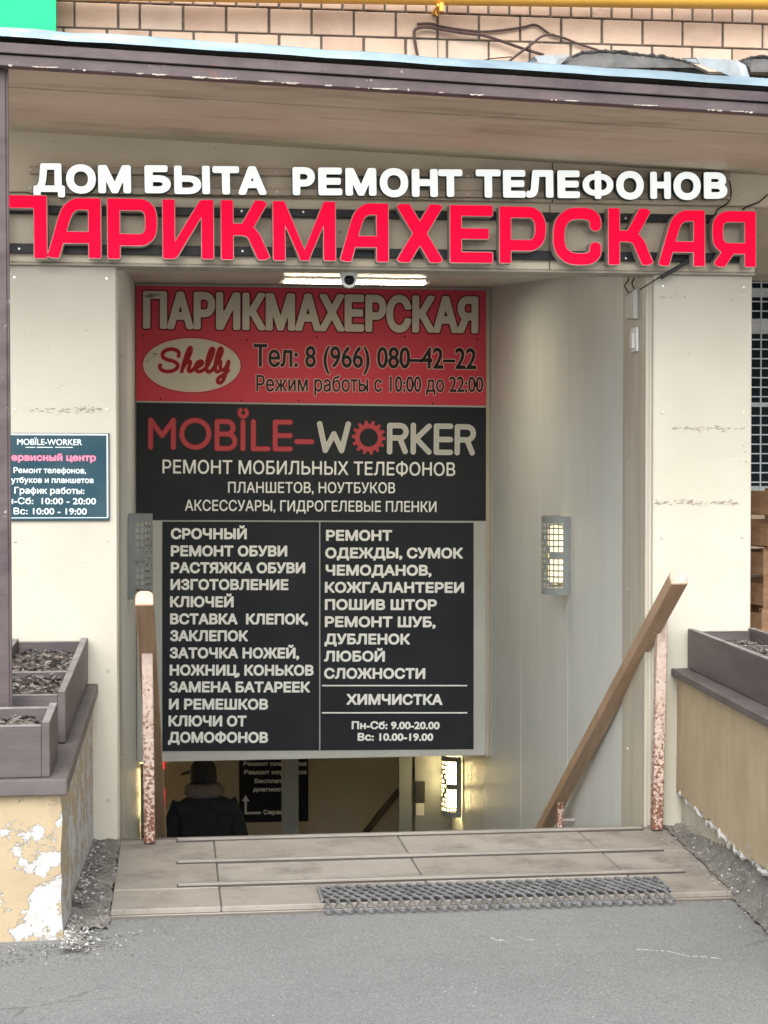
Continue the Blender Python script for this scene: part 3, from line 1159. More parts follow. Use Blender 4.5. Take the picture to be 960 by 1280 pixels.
def techno(ch, w):
    """rounded sign-face letters, 75 units high"""
    s_, r_ = 8.2, 2.6
    b = lambda x0, y0, x1, y1, hw=s_, r=r_: ('b', (x0, y0), (x1, y1), hw, r)
    rr = lambda pts, hw=s_ - .4: ('r', spl(pts, 5), hw)
    a, e = s_, w - s_
    if ch == 'П':
        return [b(a, 0, a, 75), b(e, 0, e, 75), b(0, 67, w, 67)]
    if ch == 'А':
        return [b(e, 0, e, 75), b(a - .5, 0, 20.5, 44, 7.8), ('r', spl([(17.5, 34), (22, 49), (27, 60), (36, 66.4), (46, 67)], 5), 7.8), b(36, 67, w, 67, 7.9), b(18, 26, e, 26, 7.8)]
    if ch == 'Р':
        return [b(a, 0, a, 75), b(0, 67, 40, 67, 7.9), b(3, 24, 40, 24, 7.9), rr([(36, 67), (44, 66.3), (51, 61), (w - s_, 52), (w - s_, 39), (51, 30), (44, 24.7), (36, 24)])]
    if ch == 'И':
        return [b(a, 0, a, 75), b(e, 0, e, 75), ('p', [(2, 1), (18, 1), (w - 2, 74), (w - 18, 74)])]
    if ch == 'К':
        return [b(a, 0, a, 75), b(5, 38, 32, 38, 8), b(28, 33, w - 11, 75, 8.2), ('r', spl([(26, 38), (35, 36), (41, 30), (45, 23)], 5), 8), b(41.5, 29, w - 8, 0, 8.2)]
    if ch == 'М':
        return [b(a, 0, a, 75), b(e, 0, e, 75), ('p', [(2, 74), (16, 74), (w / 2 + 6, 1.5), (w / 2 - 6, 1.5)]), ('p', [(w - 2, 74), (w - 16, 74), (w / 2 - 6, 1.5), (w / 2 + 6, 1.5)]), b(w / 2 - 7, 5, w / 2 + 7, 5, 5)]
    if ch == 'Х':
        return [('b', (7.5, -1), (w - 7.5, 76), 8.6, r_), ('b', (7.5, 76), (w - 7.5, -1), 8.6, r_)]
    if ch == 'Е':
        return [b(a, 0, a, 75), b(0, 67.4, w, 67.4, 7.6), b(3, 38, w - 5, 38, 7.6), b(0, 7.6, w, 7.6, 7.6)]
    if ch == 'С':
        return [('r', spl([(w - 8, 52), (w - 9, 60), (w - 16, 65.5), (36, 67), (22, 65), (12, 56), (8.4, 45), (8, 37), (8.4, 29), (12, 18), (22, 10), (36, 8), (w - 16, 9.5), (w - 9, 15), (w - 8, 23)], 6), 8.2)]
    if ch == 'Я':
        return [b(e, 0, e, 75), b(20, 67, w, 67, 7.9), b(20, 25, e, 25, 7.9), ('r', spl([(26, 67), (17, 66), (10, 60), (8, 52), (8, 40), (10, 32), (17, 26), (26, 25)], 5), 7.8), b(27, 27, 8, 0, 8.2)]


red_px = [('П', -10, 54.5, 245, 323), ('А', 58, 125, 248, 323), ('Р', 134, 196, 248.5, 324), ('И', 203, 267, 249.5, 324), ('К', 276, 339, 250, 325), ('М', 341, 420.5, 251, 326),
          ('А', 424, 487, 253, 327.5), ('Х', 495, 556, 254, 328.5), ('Е', 562, 618, 255, 329), ('Р', 624, 685, 256.5, 329.5), ('С', 691, 754.5, 257.5, 331.5),
          ('К', 760, 821, 258, 331.5), ('А', 822, 885, 260, 333), ('Я', 890, 949, 261, 334)]
for ch, xa, xb, yt, yb in red_px:
    k = px(PR)
    w = (xb - xa) / (yb - yt) * 75
    if ch == 'П':
        w = (xb - xa) / 75 * 75
    X0, Y0, h0 = -4.0, -4.0, .6
    Xg, Yg = np.meshgrid(np.arange(X0, w + 4.5, h0), np.arange(Y0, 80, h0))
    D_ = stroke_sdf(techno(ch, w), Xg, Yg)
    D_ = np.maximum(D_, np.maximum(-Yg, Yg - 75))
    D_ = np.maximum(D_, np.maximum(-Xg, Xg - w))
    sc_ = (yb - yt) / 75 * k
    f0, _ = frame(xa, yb, xb, yb + .6, PR)
    to3 = lambda a, b: f0(a * sc_, b * sc_)
    raised_letter(marching(D_ - .1, X0, Y0, h0), marching(D_ + .9, X0, Y0, h0), to3, .062, rs, RED, RIM)

# ------------------------------------------------------------------ boards over the stairs
Y1 = YB - .03                # face of the big pale board
bb = MB()
bb.box(XL + .004, XR - .004, Y1, YB, -.262, 2.79)
bo = bb.build('backing_board', BOARD, bevel=.002)
tag(bo, 'tall pale grey backing board hanging across the stairwell behind the signs', 'board')
for xa, xb, ya, yb in ((607.5, 611.5, 362, 945), (613, 615.5, 362, 945), (165.5, 169, 358, 650)):
    p, q = at(xa, ya, Y1), at(xb, yb, Y1)
    MB().box(p.x, q.x, Y1 - .013, Y1 - .0005, q.z, p.z).build('edge_trim', JAMB, bo, bevel=.001)


def board(name, label, xa, ya, xb, yb, ybl, ybr, m, t=.006):
    """flat sign board: corners by pixel on the backing board's face"""
    yf = Y1 - t
    a, b, c, d = at(xa, ybl, yf), at(xb, ybr, yf), at(xb, yb, yf), at(xa, ya, yf)
    mb = MB()
    o = Vector((0, t - .0004, 0))
    mb.hexa([a, b, b + o, a + o, d, c, c + o, d + o])
    return tag(mb.build(name, m, bevel=.001), label, 'sign'), yf


def letters(name, parent, mats, fn):
    mb = MB()
    fn(mb)
    return mb.build(name, mats, parent, fix=False)


hb, Yh = board('sign_board', 'red hair salon sign with phone number and pale oval', 170, 357, 611, 363, 501, 507, REDP)


def hair(mb):
    text(mb, 'ПАРИКМАХЕРСКАЯ', 179, 410.5, 597.5, 416.5, 46, Yh - .0006, bold=.046,
         layers=[(1.9, 0, .0002), (.35, 1, 0), (-.35, 2, -.0002)], res=44)
    lay = [(.95, 1, .0002), (.1, 3, 0)]
    text(mb, 'Тел: 8 (966) 080–42–22', 317, 458.2, 595.5, 461.5, 28.2, Yh - .0006, bold=.02, layers=lay, res=36)
    lay = [(.8, 1, .0002), (.05, 3, 0)]
    text(mb, 'Режим работы с 10:00 до 22:00', 320.5, 489.2, 604, 490, 20.5, Yh - .0006, bold=.012, layers=lay, res=36)


letters('lettering', hb, [M('outline_dark_maroon', (.05, .006, .008), rough=.5), PINKINK, CREAMINK, BLACKINK], hair)
# oval with the script name
k = px(Yh)
fo, _ = frame(240, 456.5, 340, 457.8, Yh, -.0004)
mb = MB()
for j, (g_, mi) in enumerate(((1.2, 2), (.2, 1), (-1.3, 0))):
    shp = stroke_shapes([('ell', (0, 0), 60 + g_, 33.4 + g_)], (-66, 66, -40, 40), .8)[0]
    add_flat(mb, shp, lambda a, b: fo(a * k, b * k) + Vector((0, -.0002 * j, 0)), mi)
script = [
    [(-17.0, 10.5), (-16.6, 14.5), (-19, 18), (-25, 20), (-32, 18.5), (-36.5, 14), (-35.5, 8.5), (-30, 5.5), (-23, 3.5), (-18.2, -.5), (-19, -5.5), (-24, -9), (-31, -10.2), (-37, -8.5), (-40, -4.8), (-39.4, -2)],
    [(-13, -10), (-11, -1), (-7.5, 12), (-4.5, 20), (-2.6, 22.3), (-1.6, 20.5), (-2.6, 15), (-6, 6), (-11.3, -5)],
    [(-11.5, -5), (-8.5, .5), (-5, 3.8), (-2.6, 3.2), (-3.2, -1), (-4.6, -6), (-4.2, -9.4), (-1.5, -9.2), (2.5, -5.5)],
    [(2.5, -5.5), (7, -3.5), (11.6, -.2), (12.4, 2.9), (10.2, 4.2), (6.6, 2.2), (4, -2.5), (4.2, -7.2), (7.4, -9.8), (12, -8.6), (17, -4.6)],
    [(17, -4.6), (21, 3), (24.6, 12), (26.2, 19), (25, 21.6), (22.6, 19.6), (20.4, 13), (18.3, 4), (17.6, -4), (18.4, -9), (21.4, -9.8), (25.2, -6.5), (28.4, -1.5)],
    [(28.4, -1.5), (32.2, 5.5), (35.6, 14), (36.6, 20), (35, 22), (32.8, 19.4), (30.6, 12), (28.8, 3), (28.4, -5), (29.6, -9.2), (32.4, -9.2)],
    [(34.8, 3.6), (34.4, -2), (35.6, -6.6), (38.6, -7.2), (42, -3), (44.6, 4)],
    [(44.8, 4.2), (43.4, -4), (41.2, -12), (38.6, -20), (35.2, -24.4), (32, -24), (31.4, -20.5), (34.4, -16.6), (40, -12.5), (44.4, -7.6)],
]
st_ = [('r', spl([(x + .4, y * .92 + 1.2) for x, y in c], 6), 2.35) for c in script]
for j, (shp, mi) in enumerate(zip(stroke_shapes(st_, (-50, 54, -32, 32), .45, (1.25, 0)), (1, 3))):
    add_flat(mb, shp, lambda a, b: fo(a * k, b * k) + Vector((0, -.0006 - .0002 * j, 0)), mi)
mb.build('oval_emblem', [CREAMINK, PINKINK, MAROON, M('script_red_ink', (.30, .008, .016), rough=.45)], hb, fix=False)

nb, Yn = board('sign_board', 'charcoal phone repair sign with red gear and wrench lettering', 170.5, 503, 608.5, 509.5, 650, 651, NAVY)


def mob(mb):
    yf = Yn - .0005
    f1, _ = frame(170, 650, 400, 650.8, yf)
    kk = px(yf)
    # first word: crop units 1/4.174 px, origin of the crop (170,505)
    L3 = lambda a, b: f1(a / 4.174 * kk, (650 - 505 - b / 4.174) * kk)
    arc = lambda cx, cy, r_, a0, a1, n=24: [(cx + r_ * math.cos(R(a0 + (a1 - a0) * i / n)), cy + r_ * math.sin(R(a0 + (a1 - a0) * i / n))) for i in range(n + 1)]
    w = 11.5
    first = [('r', [(73, 228), (73, 88), (132, 168), (190, 88), (190, 228)], w), ('r', arc(303, 157, 70, 0, 360, 48), w),
             ('r', [(415, 92)] + arc(465, 124.5, 32.5, -90, 90) + [(415, 157)], w), ('r', [(475, 157)] + arc(470, 194.5, 37.5, -90, 90) + [(415, 232), (415, 92)], w),
             ('r', [(549, 94), (549, 232)], w), ('r', [(603, 92), (603, 232), (680, 232)], w), ('r', [(795, 92), (717, 92), (717, 232), (795, 232)], w), ('r', [(717, 162), (795, 162)], w),
             ('r', [(830, 193), (908, 193)], w), ('r', arc(550, 46, 20, -50, 230, 30), 8.5), ('p', [(540, 62), (560, 62), (556, 78), (544, 78)])]
    for j, (shp, mi) in enumerate(zip(stroke_shapes(first, (40, 940, 10, 260), 2.6, (3.0, 0)), (2, 0))):
        add_flat(mb, shp, lambda a, b: L3(a, b) + Vector((0, -.0002 * j, 0)), mi)
    f2, _ = frame(380, 650.6, 620, 651.4, yf)
    L4 = lambda a, b: f2(a / 4 * kk, (650 - 505 - b / 4) * kk)
    second = [('r', [(76, 95), (105, 228), (148, 145), (187, 228), (220, 95)], w), ('r', [(430, 232), (430, 100)] + arc(482, 131, 31, -90, 90) + [(430, 162)], w), ('r', [(482, 164), (509, 230)], w),
              ('r', [(550, 98), (550, 232)], w), ('r', [(630, 102), (565, 165), (630, 232)], w), ('r', [(740, 101), (668, 101), (668, 233), (740, 233)], w), ('r', [(668, 168), (740, 168)], w),
              ('r', [(775, 234), (775, 103)] + arc(824, 136, 33, -90, 90) + [(775, 169)], w), ('r', [(826, 172), (852, 234)], w)]
    for j, (shp, mi) in enumerate(zip(stroke_shapes(second, (50, 880, 70, 260), 2.6, (2.0, -1.5)), (3, 1))):
        add_flat(mb, shp, lambda a, b: L4(a, b) + Vector((0, -.0002 * j, 0)), mi)
    gear = []
    for i in range(14):
        t0 = 2 * math.pi * (i + .12) / 14
        for dt, r_ in ((-.12, 70), (-.085, 86), (.085, 86), (.12, 70)):
            gear.append((324 + r_ * math.cos(t0 + dt), 162 + r_ * math.sin(t0 + dt)))
    shp = stroke_shapes([('p', gear), ('hole', (324, 162), 46)], (230, 420, 68, 256), 2.4, (0,))[0]
    add_flat(mb, shp, L4, 0)
    text(mb, 'РЕМОНТ МОБИЛЬНЫХ ТЕЛЕФОНОВ', 203, 591.7, 569, 595, 17.2, yf, .018, 4, res=30)
    text(mb, 'ПЛАНШЕТОВ, НОУТБУКОВ', 285, 616, 494, 616.6, 13.8, yf, .018, 4, res=30)
    text(mb, 'АКСЕССУАРЫ, ГИДРОГЕЛЕВЫЕ ПЛЕНКИ', 231, 638.4, 545.5, 640.2, 13.8, yf, .018, 4, res=30)


letters('lettering', nb, [REDINK, GREYINK, MAROON, M('letter_pale_edge', (.66, .66, .62), rough=.45), WHITEINK], mob)

s1, Ys = board('sign_board', 'black shoe and key repair list, left of the two service boards', 203, 652, 399, 652.5, 939, 938, SERV)
s2, Ys = board('sign_board', 'black clothing repair and cleaning list, right of the two service boards', 400.5, 652.5, 592, 653.5, 938, 936.5, SERV)
C4 = lambda x, y: (150 + x / 2, 630 + y / 2)


def srv(lines, cap=13.8, bold=.058):
    def fn(mb):
        for s_, xa, xb, yb in lines:
            (a, b), (c, _) = C4(xa, yb), C4(xb, yb)
            text(mb, s_, a, b, c, b + .2, cap, Ys - .0005, bold, 0, res=28)
    return fn


letters('lettering', s1, [WHITEINK], srv([('СРОЧНЫЙ', 127, 317, 88), ('РЕМОНТ ОБУВИ', 127, 418, 131), ('РАСТЯЖКА ОБУВИ', 127, 463, 173), ('ИЗГОТОВЛЕНИЕ', 126, 421, 215), ('КЛЮЧЕЙ', 125, 284, 258),
        ('ВСТАВКА  КЛЕПОК,', 125, 470, 301), ('ЗАКЛЕПОК', 125, 320, 343), ('ЗАТОЧКА НОЖЕЙ,', 124, 448, 386), ('НОЖНИЦ, КОНЬКОВ', 124, 484, 429), ('ЗАМЕНА БАТАРЕЕК', 123, 475, 471),
        ('И РЕМЕШКОВ', 122, 370, 514), ('КЛЮЧИ ОТ', 121, 316, 556), ('ДОМОФОНОВ', 120, 370, 597)]))


def right_list(mb):
    srv([('РЕМОНТ', 515, 680, 92), ('ОДЕЖДЫ, СУМОК', 513, 857, 136), ('ЧЕМОДАНОВ,', 514, 779, 179), ('КОЖГАЛАНТЕРЕИ', 512, 860, 222), ('ПОШИВ ШТОР', 512, 792, 265), ('РЕМОНТ ШУБ,', 512, 789, 308),
         ('ДУБЛЕНОК', 511, 725, 351), ('ЛЮБОЙ', 510, 662, 394), ('СЛОЖНОСТИ', 510, 763, 437), ('ХИМЧИСТКА', 566, 806, 502)])(mb)
    srv([('Пн-Сб: 9.00-20.00', 579, 799, 563), ('Вс: 10.00-19.00', 594, 783, 592)], 10.2, .055)(mb)
    for y in (454, 522):
        (a, b), (c, _) = C4(505, y), C4(868, y)
        p, q = at(a, b, Ys - .0005), at(c, b, Ys - .0005)
        h = .85 * px(Ys)
        mb.quad((p.x, p.y, p.z - h), (q.x, p.y, q.z - h), (q.x, p.y, q.z + h), (p.x, p.y, p.z + h))


letters('lettering', s2, [WHITEINK], right_list)

# plate on the left pillar
Yp = D - .014
a, b = at(-40, 541, Yp), at(137, 650.5, Yp)
pl = MB().box(a.x, b.x, Yp, D - .0005, b.z, a.z).build('service_plate', [TEAL], bevel=.001)
tag(pl, 'small teal blue plate with opening hours on the left cream pillar', 'sign')


def plate(mb):
    yf = Yp - .001
    k = px(yf)
    for x0, x1, y0, y1 in ((-38, 135, 542.3, 543.7), (-38, 135, 646.6, 648), (133.6, 135, 543.7, 646.6), (-38, -36.6, 543.7, 646.6)):
        p, q = at(x0, y1, yf), at(x1, y0, yf)
        mb.quad(p, (q.x, yf, p.z), q, (p.x, yf, q.z))
    for s_, xa, xb, yb, cap, bo_, mi in (('MOBÏLE-WORKER', 21.5, 102.5, 556, 7.8, .02, 0), ('Сервисный центр', 4.5, 120, 576, 9, .06, 1), ('Ремонт телефонов,', 17, 107.5, 591.3, 7.3, .025, 0),
                                          ('ноутбуков и планшетов', 2.5, 117, 603.4, 7.3, .025, 0), ('График работы:', 18, 105.5, 617, 8.2, .025, 0), ('Пн-Сб:  10:00 - 20:00', .5, 120, 630, 8.2, .025, 0),
                                          ('Вс: 10:00 - 19:00', 17, 108.5, 642.8, 8.2, .025, 0)):
        text(mb, s_, xa, yb, xb, yb + .5, cap, yf, bo_, mi, res=24)
    for xa, xb in ((32, 44), (46, 66), (69, 91)):
        p, q = at(xa, 559.6, yf), at(xb, 558.7, yf)
        mb.quad(p, (q.x, yf, p.z), q, (p.x, yf, q.z))


letters('lettering', pl, [PLATEWHITE, PLATEPINK], plate)

# ------------------------------------------------------------------ lamps and fittings in the stairwell
cl_ = thing('ceiling_lamp', (1.0, 9.9, 2.66), 'long glowing lamp under the slatted ceiling above the red sign', 'ceiling lamp')
z0 = ceil_z(9.45)
MB().box(.60, 1.45, 9.45, 9.80, z0 - .006, z0 + .012).build('lamp_body', CEIL, cl_, bevel=.003)
MB().box(.63, 1.42, 9.60, 9.70, z0 - .010, z0 - .0065).build('lamp_diffuser', TUBE_ON, cl_)


def wall_lamp(xw, sg, ya, z0, z1, diff, label):
    """half-round lamp with a pierced metal shade; sg = direction in which it stands off the wall"""
    W, DP, H = .235, .125, z1 - z0
    yc = ya + W / 2
    t = thing('wall_lamp', (xw, yc, z0), label, 'wall lamp', 'pierced wall lamps down the stairs')
    bm = bmesh.new()
    nc, nr = 14, 13

    def P(u, v):
        a = math.pi * (1 - u)
        return bm.verts.new((xw + sg * (.004 + DP * math.sin(a) ** .85), yc + W / 2 * math.cos(a), z0 + H * v))
    us, vs2 = [], []
    for c in range(nc):
        us += [c / nc, (c + .13) / nc, (c + .87) / nc]
    us.append(1.0)
    for r_ in range(nr):
        vs2 += [r_ / nr, (r_ + .15) / nr, (r_ + .85) / nr]
    vs2.append(1.0)
    grid = [[P(u, v) for u in us] for v in vs2]
    for j in range(len(vs2) - 1):
        for i in range(len(us) - 1):
            c, r_ = i // 3, j // 3
            hole = i % 3 == 1 and j % 3 == 1 and 1 <= c < nc - 1 and 1 <= r_ < nr - 1
            if hole:
                cc = min(c, nc - 1 - c)
                if abs(r_ - 6) == max(0, cc - 3):
                    hole = False
            if not hole:
                bm.faces.new((grid[j][i], grid[j][i + 1], grid[j + 1][i + 1], grid[j + 1][i]))
    bmesh.ops.recalc_face_normals(bm, faces=bm.faces)
    bmesh.ops.solidify(bm, geom=bm.faces[:], thickness=.0025)
    me = bpy.data.meshes.new('lamp_shade')
    bm.to_mesh(me)
    bm.free()
    me.materials.append(LAMPMETAL)
    link('lamp_shade', me, t)
    b = MB()
    x0_, x1_ = sorted((xw + sg * .001, xw + sg * .004))
    b.box(x0_, x1_, yc - W / 2 + .01, yc + W / 2 - .01, z0 + .02, z1 - .02)
    for zz in (z0 + .03, z1 - .04):
        b.box(*sorted((xw + sg * .002, xw + sg * (DP - .004))), yc - .012, yc + .012, zz, zz + .006)
    b.build('bracket', CAMWHITE, t)
    d = MB()
    xc = xw + sg * .055
    d.lathe([(0, .05), (.032, .055), (.038, .075), (.038, H - .075), (.032, H - .055), (0, H - .05)], (xc, yc, z0), 'z', 20)
    d.build('lamp_diffuser', diff, t, smooth=True)
    return t


wall_lamp(XR, -1, 8.80, .945, 1.358, DIFF_DIM, 'pierced grey wall lamp glowing faintly halfway up the right wall')
wall_lamp(XL, 1, 8.97, .93, 1.372, DIFF_OFF, 'unlit pierced grey wall lamp on the left wall above the handrail')
wall_lamp(XR, -1, 12.20, -.90, -.462, DIFF_ON, 'brightly lit pierced wall lamp at the foot of the stairs, right')
wall_lamp(XL, 1, 12.20, -.90, -.462, DIFF_ON, 'lit pierced wall lamp at the foot of the stairs, behind left post')

sc_ = thing('security_camera', (.764, D + .12, 2.47), 'small white dome security camera under the lintel', 'camera')
cz0 = at(436, 341, D + .12)
MB().lathe([(0, .014), (.040, .014), (.042, .006), (.042, -.004), (.036, -.016), (0, -.018)], cz0, 'z', 24).build('base', CAMWHITE, sc_, smooth=True)
c2 = at(436, 350.5, D + .115)
sp = MB()
sp.lathe([(.0001, .036), (.018, .032), (.030, .020), (.035, 0), (.035, -.010), (.033, -.018), (.0225, -.0205)], c2, 'y', 24)
sp.build('housing', CAMWHITE, sc_, smooth=True)
sp = MB()
sp.lathe([(.0225, -.0195), (.021, -.028), (.016, -.033), (.0001, -.037)], c2, 'y', 24)
sp.build('lens', LENS, sc_, smooth=True)

jb = thing('junction_box', (XR, 7.53, 2.12), 'small white junction box near the top of right wall', 'junction box')
MB().box(XR - .018, XR - .0066, 7.47, 7.57, 2.125, 2.235).build('body', CAMWHITE, jb, bevel=.004)
MB().box(XR - .028, XR - .0182, 7.50, 7.55, 2.14, 2.21).build('cover', CAMWHITE, jb, bevel=.004)
wb = thing('wire_socket', (XR, 7.6, 2.27), 'torn grey socket with loose wires high on right wall', 'socket')
sk = MB()
sk.hexa([(XR - .03, 7.48, 2.27), (XR - .0066, 7.48, 2.27), (XR - .0066, 7.66, 2.285), (XR - .02, 7.66, 2.285),
         (XR - .03, 7.48, 2.40), (XR - .0066, 7.48, 2.41), (XR - .0066, 7.66, 2.41), (XR - .02, 7.66, 2.39)])
sk.build('body', BOARD, wb, bevel=.004)
for dy, dx, nm in ((.02, .012, 0), (.12, .02, 1)):
    MB().tube([(XR - .014, 7.49 + dy, 2.395), (XR - .02 - dx, 7.48 + dy, 2.43), (XR - .016, 7.50 + dy, 2.455), (XR - .012, 7.5 + dy, 2.50)], .003, 6).build('wire', BLACKCABLE, wb)

# loose bracket and cables hanging at the right end of the red letters
lb = MB()
p, q = at(826, 347, D - .06), at(868, 322, D - .06)
lb.beam(p, q, .018, .02, (0, 1, 0))
p2, q2 = at(800, 362, D - .03), at(836, 339, D - .03)
lb.beam(p2, q2, .006, .006, (0, 1, 0))
tag(lb.build('loose_bracket', BLACKRAIL, bevel=.002), 'loose dark metal bracket dangling below the last red letters', 'bracket')
for lbl, pts, r_ in (('short black cable looping above the last red letter', [(912, 226), (914, 240), (911, 252), (903, 258), (896, 263), (893, 272)], .003),
                     ('black cable running off the right end of the fascia', [(960, 243), (952, 250), (946, 254), (934, 258), (928, 262)], .003)):
    c = MB().tube([at(x, y, D - .03) for x, y in spl(pts, 5)], r_, 8).build('cable', BLACKCABLE, smooth=True)
    tag(c, lbl, 'cable')

# ------------------------------------------------------------------ handrails
PROF = [(-.5, .42), (-.5, -.15), (-.42, -.38), (-.2, -.5), (.2, -.5), (.42, -.38), (.5, -.15), (.5, .42)]


def handrail(label, top, bot, post_a, post_b, low, wall_x, sg):
    t = thing('handrail', (post_b.x, post_b.y, .03), label, 'handrail', 'brown wooden handrails of the stairs')
    top, bot = Vector(top), Vector(bot)
    end = top + (bot - top) * 1.30
    mb = MB().tube([top, end], .074, prof=PROF)
    mb.mi[-2:] = [1, 1]
    mb.build('rail', [WOODRAIL, WOODEND], t, bevel=.004)
    b = MB().beam(post_b, post_a, .046, .046, (0, 1, 0))
    b.box(post_a.x - .012, post_a.x + .012, post_a.y - .012, post_a.y + .012, post_a.z, post_a.z + .03)
    b.build('post', RUST, t, bevel=.004)
    for k_ in low:
        c = top + (bot - top) * k_
        zf = .03 - max(0, math.floor((c.y - 7.33) / .28) + 1) * .17
        MB().beam((c.x, c.y, zf), (c.x, c.y, c.z - .02), .036, .036, (0, 1, 0)).build('post', RUST, t, bevel=.003)
        MB().beam((c.x, c.y, c.z - .12), (wall_x, c.y, c.z - .12), .014, .014).build('bracket', SCREW, t, bevel=.002)
    return t


pa, pb_ = at(827, 772, 7.25), at(820.5, 1038, 7.25)
handrail('brown handrail on right wall, on a rusty pink post', at(848, 722, 6.9), at(672, 1048, 9.15), pa, Vector((pb_.x, 7.25, .034)), (.80, 1.2), XR, 1)
pa, pb_ = at(183.5, 776, 7.25), at(187, 1049, 7.25)
handrail('brown handrail on left wall, seen end on behind its rusty post', at(180.5, 748, 6.9), at(200, 1055, 9.1), pa, Vector((pb_.x, 7.25, .034)), (1.25,), XL, -1)

# ------------------------------------------------------------------ nosing strips and rubber mat on the landing
for (xa, xb, ya, yb, lbl) in ((.018, 2.03, 7.268, 7.294, 'aluminium nosing strip along the top stair edge'), (.018, 2.00, 6.853, 6.879, 'aluminium nosing strip across the middle of the landing'),
                              (.018, 1.97, 6.464, 6.490, 'aluminium nosing strip partly hidden under the rubber mat')):
    t = thing('nosing_strip', ((xa + xb) / 2, ya, .03), lbl, 'nosing strip', 'nosing strips across the landing')
    MB().box(xa, xb, ya, yb, .0325, .043).build('strip', STRIP, t, bevel=.002)
    MB().box(xa - .004, xb + .004, ya - .011, yb + .005, .028, .0335).build('joint', STRIPSIDE, t)

ma = MB()
mx0, mx1, my0, my1 = .535, 1.83, 6.085, 6.375
NXM, NYM = 34, 6
rnd = random.Random(8)


def mat_z(y):
    return .0325 - .020 * min(1, max(0, (6.158 - y) / .03))


for j in range(NYM + 1):            # wavy rubber bars, every other one out of phase, form an open lattice
    yc_ = my0 + .012 + (my1 - my0 - .024) * j / NYM
    pts = []
    for i in range(NXM * 6 + 1):
        x = mx0 + (mx1 - mx0) * i / (NXM * 6)
        y = yc_ + .0165 * math.cos(math.pi * 2 * i / 6 + (math.pi if j % 2 else 0)) + rnd.uniform(-.0006, .0006)
        pts.append(Vector((x, y, mat_z(y) + .006)))
    o = len(ma.v)
    for p in pts:
        for dy, dz in ((-.0052, -.006), (.0052, -.006), (.0042, .0035), (-.0042, .0035)):
            ma.v.append(p + Vector((0, dy, dz + (rnd.uniform(-.0005, .0005) if dz > 0 else 0))))
    for i in range(len(pts) - 1):
        for q in range(4):
            w2 = (q + 1) % 4
            ma.f.append((o + i * 4 + q, o + i * 4 + 4 + q, o + i * 4 + 4 + w2, o + i * 4 + w2))
            ma.mi.append(0)
for x in (mx0 - .004, mx1 - .004):
    ma.box(x, x + .008, 6.165, my1, .0325, .043, 0)
ma.box(mx0, mx1, 6.1585, my1, .0322, .0345, 1)  # dark sheet below the bars, gives the lattice openings their dark tone
rm = ma.build('rubber_mat', [RUBBER, RUBBERDARK], fix=True)
tag(rm, 'grey ring patterned rubber mat lying on the landing front edge', 'mat')

# ------------------------------------------------------------------ planters
lp = thing('planter_wall', (-1.2, 6.6, 0), 'chipped yellow plaster planter wall with sloping coping, left of the steps', 'planter wall', 'yellow planter walls beside the steps')


def cop(y):
    return .50 + (y - 5.85) * .103


w_ = MB()
rnd = random.Random(11)
# wall body: rows of points so that the chipped corner is not a ruler edge
ys_ = [5.885 + (7.325 - 5.885) * i / 14 for i in range(15)]
zs_ = [i / 10 for i in range(11)]


def wx(y, v):
    return -.372 + (y - 5.885) * .026


grid = []
for i, y in enumerate(ys_):
    for v in zs_:
        e = rnd.uniform(-.004, .002) if i else rnd.uniform(-.007, .0)
        w_.v.append(Vector((wx(y, v) + e + (.006 if v == 0 else 0), y + (rnd.uniform(0, .012) if i == 0 else 0), cop(y) * v)))
for i in range(14):
    for j in range(10):
        a = i * 11 + j
        w_.f.append((a, a + 11, a + 12, a + 1))
        w_.mi.append(0)
o = len(w_.v)
nf = 24
for i in range(nf + 1):
    for j, v in enumerate(zs_):
        if i == nf:
            w_.v.append(Vector(w_.v[j]))
        else:
            w_.v.append(Vector((-3 + (2.628) * i / nf, 5.885 + rnd.uniform(-.003, .004), cop(5.885) * v)))
for i in range(nf):
    for j in range(10):
        a = o + i * 11 + j
        w_.f.append((a, a + 11, a + 12, a + 1))
        w_.mi.append(0)
w_.quad((-3, 5.885, cop(5.885)), (-.372, 5.885, cop(5.885)), (-.335, 7.325, cop(7.325)), (-3, 7.325, cop(7.325)))
w_.build('wall', PLASTER, lp, smooth=True, fix=False)
c = MB()
c.hexa([(-3, 5.845, cop(5.845)), (-.352, 5.845, cop(5.845)), (-.312, 7.325, cop(7.325)), (-3, 7.325, cop(7.325)),
        (-3, 5.845, cop(5.845) + .055), (-.352, 5.845, cop(5.845) + .055), (-.312, 7.325, cop(7.325) + .045), (-3, 7.325, cop(7.325) + .045)])
c.build('coping', COPING, lp, bevel=.004)

rp = thing('planter_wall', (2.5, 6.3, 0), 'stained yellow plaster planter wall with dark coping, right of the steps', 'planter wall', 'yellow planter walls beside the steps')
RX = lambda y: 2.20 - (7.33 - y) * .073
w_ = MB()
nyy = 40
rnd = random.Random(21)
prev = None
for i in range(nyy + 1):
    y = 7.325 - (7.325 - 4.6) * i / nyy
    zb = .19 - .03 * min(1, i / 14) + rnd.uniform(-.012, .012)
    x = RX(y)
    prof = [(x + .022, 0.0), (x + .024, zb - .004), (x - .002, zb + .004), (x + rnd.uniform(-.002, .002), .45), (x, .70), (2.85, .70), (2.85, 0)]
    cur = len(w_.v)
    w_.v += [Vector((a, y, b)) for a, b in prof]
    if prev is not None:
        for q in range(len(prof) - 1):
            w_.f.append((prev + q, cur + q, cur + q + 1, prev + q + 1))
            w_.mi.append(1 if q == 0 else 0)
    prev = cur
w_.build('wall', [PLASTER2, JAMB], rp)
c = MB()
